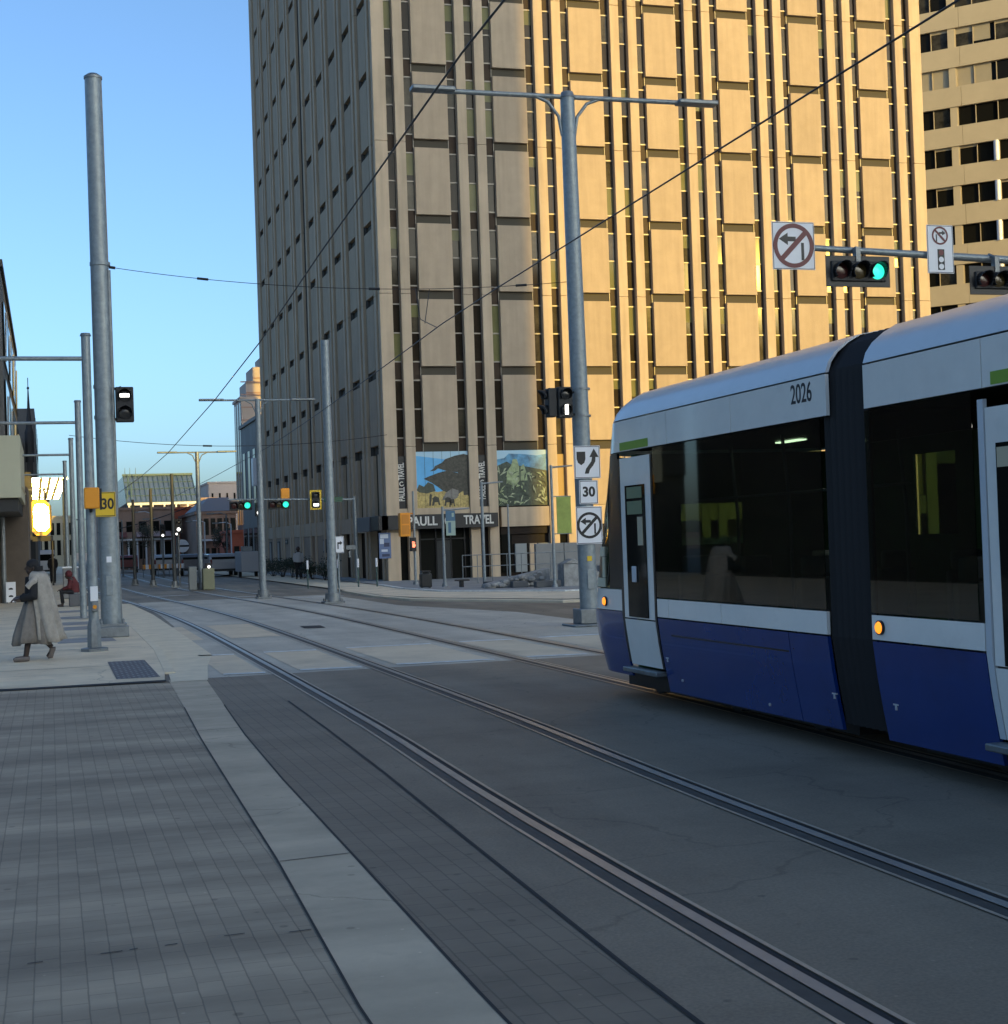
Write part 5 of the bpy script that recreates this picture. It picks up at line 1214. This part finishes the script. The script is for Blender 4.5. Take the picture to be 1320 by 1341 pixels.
# hall with the sloping glass roof
t = thing('glass_roofed_hall', 'large hall with sloping blue glass roof and little spikes beyond the street', 'hall', (13, 190, 0))
MB().box(9.2, 17.6, 190, 230, 0, 6.3).build('wall', M_brown, t, smooth=False)
b = MB(); b.prism([(9.1, 190, 7.6), (9.1, 197, 11.2), (9.1, 215, 11.2), (9.1, 225, 7.6)], (8.5, 0, 0)); b.build('roof', M_roofglass, t, smooth=False)
b = MB()
for k in range(15):
    x = 9.1 + 8.5 * k / 14; b.path([(x, 189.95, 7.62), (x, 196.95, 11.24)], .05, 5)
for k in range(4): f = k / 4; b.path([(9.1, 189.95 + 7 * f, 7.64 + 3.6 * f), (17.6, 189.95 + 7 * f, 7.64 + 3.6 * f)], .045, 5)
b.box(9.0, 17.7, 196.8, 197.4, 11.2, 11.45); b.path([(9.1, 190, 6.4), (9.5, 193, 11.1)], .1, 5); b.path([(9.6, 190, 6.4), (9.9, 193, 10.2)], .1, 5)
for x in (9.3, 9.9, 10.6): b.path([(x, 196, 11.0), (x, 196, 12.2)], [.06, .02], 5)
b.build('roof_rib', M_roofedge, t)
b = MB()
for k in range(7): b.box(9.3 + k * 1.4, 9.5 + k * 1.4, 189.85, 189.99, 6.3, 7.58)
b.box(9.2, 17.6, 189.84, 189.98, 7.3, 7.6); b.box(9.2, 17.6, 189.84, 189.98, 6.3, 6.6); b.build('white_frame', M_white, t, smooth=False)
block('brick_building', 'long brown brick building with dark openings beneath the glass roofed hall', 4.5, 11.6, 150, 170, 5.7, M_brown, ((1.0, 2.6), (3.6, 4.6)), 6)
b = MB()
for k in range(9): b.box(4.7 + k * .82, 4.86 + k * .82, 149.4, 149.9, .05, 2.7)
b.box(4.5, 11.6, 149.2, 149.96, 2.75, 2.95); tag(b.build('colonnade', M_white, None, smooth=False), 'row of white posts under a long canopy before the brown brick building', 'colonnade')
block('brick_building', 'rust red square block between the far lamp poles', 12.35, 14.35, 160, 170, 5.9, M_rust, (), 0)
block('pink_building', 'flat topped pink building on the skyline left of the tower', 22.0, 27.2, 220, 240, 11.0, M_pink, ((8.6, 9.6),), 5, ww=.25)
block('pink_building', 'lower pale pink building on the skyline behind the brick one', 17.5, 22.5, 215, 235, 8.6, mat('pale_pink_stone', (.36, .26, .23), .85, 0, .1, .4), ((6.6, 7.6),), 4, ww=.3)
t = block('brick_building', 'dark brick building with pitched grey roof at the bend of the street', 12.8, 16.4, 140, 158, 4.9, M_brown, ((.9, 1.8), (3.0, 4.5)), 6, win=M_glassmid, ww=.7)
MB().prism([(12.6, 139.8, 5.16), (16.6, 139.8, 5.16), (16.2, 144, 6.5), (14.4, 144, 6.5)], (0, 10, 0)).build('roof', mat('grey_roof', (.20, .19, .20), .7), t, smooth=False)
b = MB(); b.box(12.9, 16.3, 139.2, 139.9, 2.45, 2.62); b.build('awning', M_white, t, smooth=False)
t = block('stepped_tower', 'stepped pink stone tower catching sun, left of the brown tower', 18.4, 26, 150, 156, 16.3, M_pink, ((5, 6.2), (7.5, 8.7), (10, 11.2), (12.5, 13.7)), 4, ww=.35)
for x0, z0, z1 in ((18.95, 16.56, 18.0), (19.65, 18.01, 19.5), (20.6, 19.51, 20.6)): MB().box(x0, 25.8, 150.3, 155.5, z0, z1).build('upper_stage', M_pink, t, smooth=False)
b = MB()
for k in range(12): b.box(18.39, 26, 149.95, 149.995, 4.2 + k * 1.25, 4.32 + k * 1.25)
for k in range(3): b.box(18.96 + k * .7, 25.8, 150.25, 150.295, 16.9 + k * 1.45, 17.05 + k * 1.45)
b.build('string_course', mat('rose_band', (.40, .26, .21), .8), t, smooth=False)
each('side_window', M_glassmid, t, [(18.37, 18.399, 150.5 + k * 1.9, 151.5 + k * 1.9, 4, 16) for k in range(3)])
t = block('grey_building', 'plain grey building between the stepped tower and the brown tower', 14.6, 20, 109, 120, 11.0, M_greyb, ((1.0, 2.8), (5.2, 6.6), (8, 9.4)), 4, ww=.4)
MB().box(14.2, 14.59, 110, 111, 6.2, 8.2).build('white_sign', M_white, t, bevel=.02)
each('side_window', M_glassdark, t, [(14.56, 14.597, 111.5 + k * 3, 111.5 + k * 3 + w_, a_, c_) for k in range(3) for w_, a_, c_ in ((1.8, .5, 3.2), (1.2, 5, 9))])
block('office_block', 'beige low block far down the street behind the sun glare', -1.6, 3.2, 210, 225, 6.5, M_beige, ((1.5, 3.5), (4.2, 5.8)), 6)
block('street_building', 'grey low building at the far left end of the street', -3.5, -.9, 165, 180, 4.4, M_greyb, ((1, 3),), 3)
block('street_building', 'grey flat block beyond the slim poles', 5.2, 9.0, 185, 200, 6.6, M_greyb, ((2, 3.4), (4.4, 5.6)), 5)
block('brick_building', 'reddish shop row right of the round white sign', 14.6, 19, 128, 138, 3.0, M_rust, ((.4, 1.9),), 6, win=M_glassmid)
# round white sign on a post, far down the street
t = thing('round_sign', 'round white sign with dark band far down the street', 'sign', (9.87, 120, 0))
MB().path([(9.87, 120.05, 0), (9.87, 120.05, 2.0)], .06, 8).build('post', M_steel_dull, t)
pl = MB().path([(9.87, 120, 2.05), (9.87, 119.95, 2.05)], .50, 32).build('plate', M_white, t)
b = MB(); b.box(9.37, 10.37, 119.93, 119.945, 1.98, 2.12); b.build('band', M_signblack, pl, smooth=False)
# street lights on slim posts, awnings and barriers at the far junction
for k, (x, y, h) in enumerate(((7.4, 118, 4.6), (8.6, 125, 4.2), (11.4, 118, 3.8), (12.4, 112, 4.2), (13.4, 118, 3.6), (5.0, 112, 4.0), (3.4, 120, 4.2))):
    t = thing('street_lamp', '%s thin grey street lamp at the far junction, counted from the left' % ('third', 'fourth', 'fifth', 'sixth', 'seventh', 'second', 'first')[k], 'street lamp', (x, y, 0), 'thin street lamps at the far junction')
    MB().path([(x, y, 0), (x, y, h), (x - .4, y, h + .15), (x - 1.0, y, h + .12)], [.06, .05, .04, .03], 8).build('pole', M_steel if k % 2 else M_white, t)
    MB().box(x - 1.4, x - .9, y - .1, y + .1, h + .06, h + .16).build('lamp_head', M_steel_dull, t, smooth=False)
for k, (x, y) in enumerate(((6.3, 104), (7.3, 104.3), (8.2, 103.7))):
    t = thing('road_barrier', '%s orange and white road barrier at the far junction, counted from the left' % ('first', 'second', 'third')[k], 'barrier', (x, y, 0), 'road barriers at the far junction')
    b = MB()
    for j in range(4): b.box(x - .4 + j * .2, x - .4 + (j + 1) * .2 - .002, y, y + .04, .55, .85, j % 2)
    b.build('board', [M_orange, M_white], t, smooth=False)
    b = MB()
    for s in (-.36, .36): b.path([(x + s, y + .02, .85), (x + s, y - .2, 0)], .02, 6); b.path([(x + s, y + .02, .85), (x + s, y + .25, 0)], .02, 6)
    b.build('leg', M_steel_dull, t)
for k, (x, y, z, l) in enumerate(((7.0, 100, 3.0, 'dark far signal with white lamp, left of the slim poles'), (8.2, 104, 3.1, 'dark far signal with white lamp by the round white sign'))):
    t = signal('traffic_signal', l, 'traffic light', x, y, z, [M_lensoff, M_lensoff_y, M_wsig], r=.075, pitch=.26, plate=M_black, pw=.05)
    MB().path([(x, y + .25, 0), (x, y + .25, z + .5)], .06, 8).build('post', M_steel_dull, t)
# small trees far down the street: trunk, limbs and a ragged crown of leaves
def tree(label, x, y, h, r, seed, z0=0.):
    rnd = random.Random(seed); t = thing('street_tree', label, 'tree', (x, y, z0))
    b = MB(); b.path([(x, y, z0), (x + .05, y, z0 + h * .4), (x, y, z0 + h * .75)], [.10, .07, .03], 8); cl = []
    for k in range(9):
        w = rnd.uniform(0, 2 * PI); q = rnd.uniform(.2, .85) * r; c = Vector((x + q * math.cos(w), y + q * math.sin(w), z0 + h * rnd.uniform(.45, .9)))
        b.path([(x, y, z0 + h * rnd.uniform(.3, .5)), c], [.035, .012], 5); cl.append((c, rnd.uniform(.25, .5) * r))
    b.build('trunk', mat('bark', (.06, .045, .035), .9), t)
    b = MB()
    for _ in range(900):
        c, q = rnd.choice(cl); p = c + Vector((rnd.gauss(0, 1), rnd.gauss(0, 1), rnd.gauss(0, .8))).normalized() * q * rnd.random()**.4
        u = Vector((rnd.uniform(-1, 1), rnd.uniform(-1, 1), rnd.uniform(-1, 1))).normalized(); w = u.orthogonal().normalized(); s = rnd.uniform(.05, .1)
        b.quad(p - u * s, p + w * s * .6, p + u * s, p - w * s * .6)
    b.build('crown', mat('street_tree_leaf', (.05, .055, .035), .7, 0, .4, 6), t, smooth=False)
tree('small thin leaved tree before the dark brick building', 14.3, 130, 4.0, 1.0, 51)
tree('dark bushy tree before the long brown brick building', 8.0, 140, 4.6, 1.5, 52)

# ------------------------------------------------------------------ overhead wires
def wire(name, label, pts, r, group=None, extra=None):
    o = MB().path(pts, r, 6).build(name, M_black, None)
    tag(o, label, 'wire', group); return o
def sag(a, b_, s, n=14): return [tuple(Vector(a).lerp(Vector(b_), k / n) - Vector((0, 0, s * 4 * (k / n) * (1 - k / n)))) for k in range(n + 1)]
wire('contact_wire', 'thick overhead wire crossing the sky and the shaded tower front, over the left track', spline_pts := [(3.65, -8, 6.4), (3.65, 6, 6.25), (3.65, 13, 6.19), (3.65, 16.45, 6.02), (3.65, 20.5, 5.82), (3.65, 26.8, 5.44), (3.65, 34.7, 5.16), (3.65, 48.8, 4.87), (3.55, 62, 4.75), (3.3, 80, 4.7)], .011)
wire('contact_wire', 'overhead wire slanting across the sunlit tower front, over the right track', [(7.4, -8, 6.2), (7.4, 11, 6.21), (7.4, 24.7, 6.09), (7.4, 28.4, 6.03), (7.4, 35.8, 5.76), (7.4, 45, 5.48), (7.3, 52, 5.24), (6.9, 68, 4.9), (6.6, 85, 4.7)], .011)
sw = thing('span_wire', 'thin span wire with insulators from the big left pole to the big lamp pole', 'wire', (1.33, 32.1, 7.68))
A_, B_ = (1.33, 32.1, 7.68), (10.26, 29.2, 7.02)
def sp_(t, s=.28): p = Vector(A_).lerp(Vector(B_), t); return p - Vector((0, 0, s * 4 * t * (1 - t)))
MB().path([tuple(sp_(k / 24)) for k in range(25)], .007, 6).build('cable', M_black, sw)
for t_ in (.205, .58, .9): MB().path([tuple(sp_(t_ - .012)), tuple(sp_(t_ + .012))], .026, 10).build('insulator', M_blackmatte, sw)
MB().path([(1.33, 32.1, 7.68), (1.45, 32.08, 7.66)], .03, 8).build('clamp', M_blackmatte, sw)
b = MB(); q = sp_(.67); b.path([tuple(q), (7.35, 30.0, 6.35), (7.4, 28.9, 6.03)], .009, 6); q = sp_(.70); b.path([tuple(q), (7.42, 29.9, 6.25)], .009, 6); b.build('hanger', M_black, sw)
s2 = thing('span_wire', 'faint span wire across the street in front of the far double lamp pole', 'wire', (1.0, 62, 6.0))
A_, B_ = (.85, 62, 6.45), (13.6, 62, 6.3)
MB().path([tuple(sp_(k / 24, .45)) for k in range(25)], .012, 6).build('cable', M_black, s2)
for t_ in (.12, .42): MB().path([tuple(sp_(t_ - .014, .45)), tuple(sp_(t_ + .014, .45))], .035, 8).build('insulator', M_blackmatte, s2)
wire('feeder_wire', 'pale wire drooping down the street behind the slim poles', sag((8.4, 90, 4.5), (2.6, 88, 2.9), .2), .03)

# ------------------------------------------------------------------ unseen blocks added behind and beside the view to shape shade and reflections
def unseen_block(label, x0, x1, y0, y1, h, m):
    t = thing('unseen_building', label, 'building', ((x0 + x1) / 2, (y0 + y1) / 2, 0))
    MB().box(x0, x1, y0, y1, 0, h).build('wall', m, t, smooth=False)
    each('window', M_glassdark, t, [(x0 + .6, x1 - .6, y1 + .004, y1 + .05, 3 + 3.5 * k, 4.8 + 3.5 * k) for k in range(int((h - 4.8) / 3.5) + 1)])
def crossing(x, y, yb): return x + (y - yb) * math.tan(SUN_AZ)      # where the sun ray through (x, y) passes over y = yb
kz = math.tan(SUN_EL) / math.cos(SUN_AZ)
def height(y, z, yb): return z + (y - yb) * kz                      # how high that ray is there
M_blockw = mat('unseen_block_wall', (.36, .33, .29), .85, 0, .1, .3)
XE = crossing(21.93, TY0, -60)
unseen_block('unseen tall slab added behind the viewer to shade the tower corner', XE - 8.6, XE, -63, -60, 95, M_blockw)
XF = crossing(21.93, TY0, -200)
unseen_block('unseen low block added far behind the viewer to shade the right', XF - 3, XF + 160, -220, -200, height(TY0, .9, -200), M_blockw)
unseen_block('unseen long block added far behind the viewer to shade the street', -60, XF - 3.2, -220, -200, height(85, 2.2, -200), M_blockw)
unseen_block('unseen taller block added far behind the viewer to shade the left building', 60, crossing(-1.9, 64, -230) + 7, -250, -230, height(64, 14.5, -230), M_blockw)
unseen_block('unseen dark building added beyond the left edge to darken tram window reflections', -40, -13, 32, 56, 12, mat('unseen_block_brown', (.06, .055, .05), .85, 0, .1, .3))

# ------------------------------------------------------------------ light, sky, camera
w = bpy.data.worlds.new('World'); S.world = w; w.use_nodes = True
nt = w.node_tree; bg = nt.nodes['Background']; sky = nt.nodes.new('ShaderNodeTexSky')
sky.sky_type = 'NISHITA'; sky.sun_disc = False
sky.sun_elevation = SUN_EL; sky.sun_rotation = math.atan2(SUN.x, SUN.y)
sky.altitude = 600; sky.air_density = .68; sky.dust_density = 4.2; sky.ozone_density = 2.3
wb = nt.nodes.new('ShaderNodeVectorMath'); wb.operation = 'MULTIPLY'; wb.inputs[1].default_value = (.90, .985, .98)
nt.links.new(sky.outputs['Color'], wb.inputs[0]); nt.links.new(wb.outputs['Vector'], bg.inputs['Color']); bg.inputs['Strength'].default_value = .116
sl = bpy.data.lights.new('Sun', 'SUN'); sl.energy = 1.76; sl.angle = math.radians(.5); sl.color = (1, .64, .07)
so = bpy.data.objects.new('Sun', sl); C.objects.link(so); so.rotation_euler = SUN.to_track_quat('Z', 'Y').to_euler()

cam = bpy.data.cameras.new('Camera'); co = bpy.data.objects.new('Camera', cam); C.objects.link(co)
az, roll, f = math.radians(16.68), .034, 1990.; p = 33.5 / f
F = Vector((math.sin(az), math.cos(az), 0)); R = Vector((math.cos(az), -math.sin(az), 0)); Z = Vector((0, 0, 1))
Fd = F * math.cos(p) + Z * math.sin(p); Ud = Z * math.cos(p) - F * math.sin(p)
Xc = R * math.cos(roll) - Ud * math.sin(roll); Yc = Ud * math.cos(roll) + R * math.sin(roll)
M4 = Matrix.Identity(4)
for i in range(3): M4[i][0] = Xc[i]; M4[i][1] = Yc[i]; M4[i][2] = -Fd[i]; M4[i][3] = (0, 0, 1.85)[i]
co.matrix_world = M4
cam.sensor_fit = 'HORIZONTAL'; cam.sensor_width = 36; cam.lens = 36 * f / 1320; cam.clip_start = .1; cam.clip_end = 6000
S.camera = co
vs = S.view_settings; vs.view_transform = 'Standard'; vs.look = 'None'; vs.gamma = 1; vs.exposure = 1.52
S.render.engine = 'CYCLES'; S.cycles.max_bounces = 8; S.cycles.transparent_max_bounces = 16
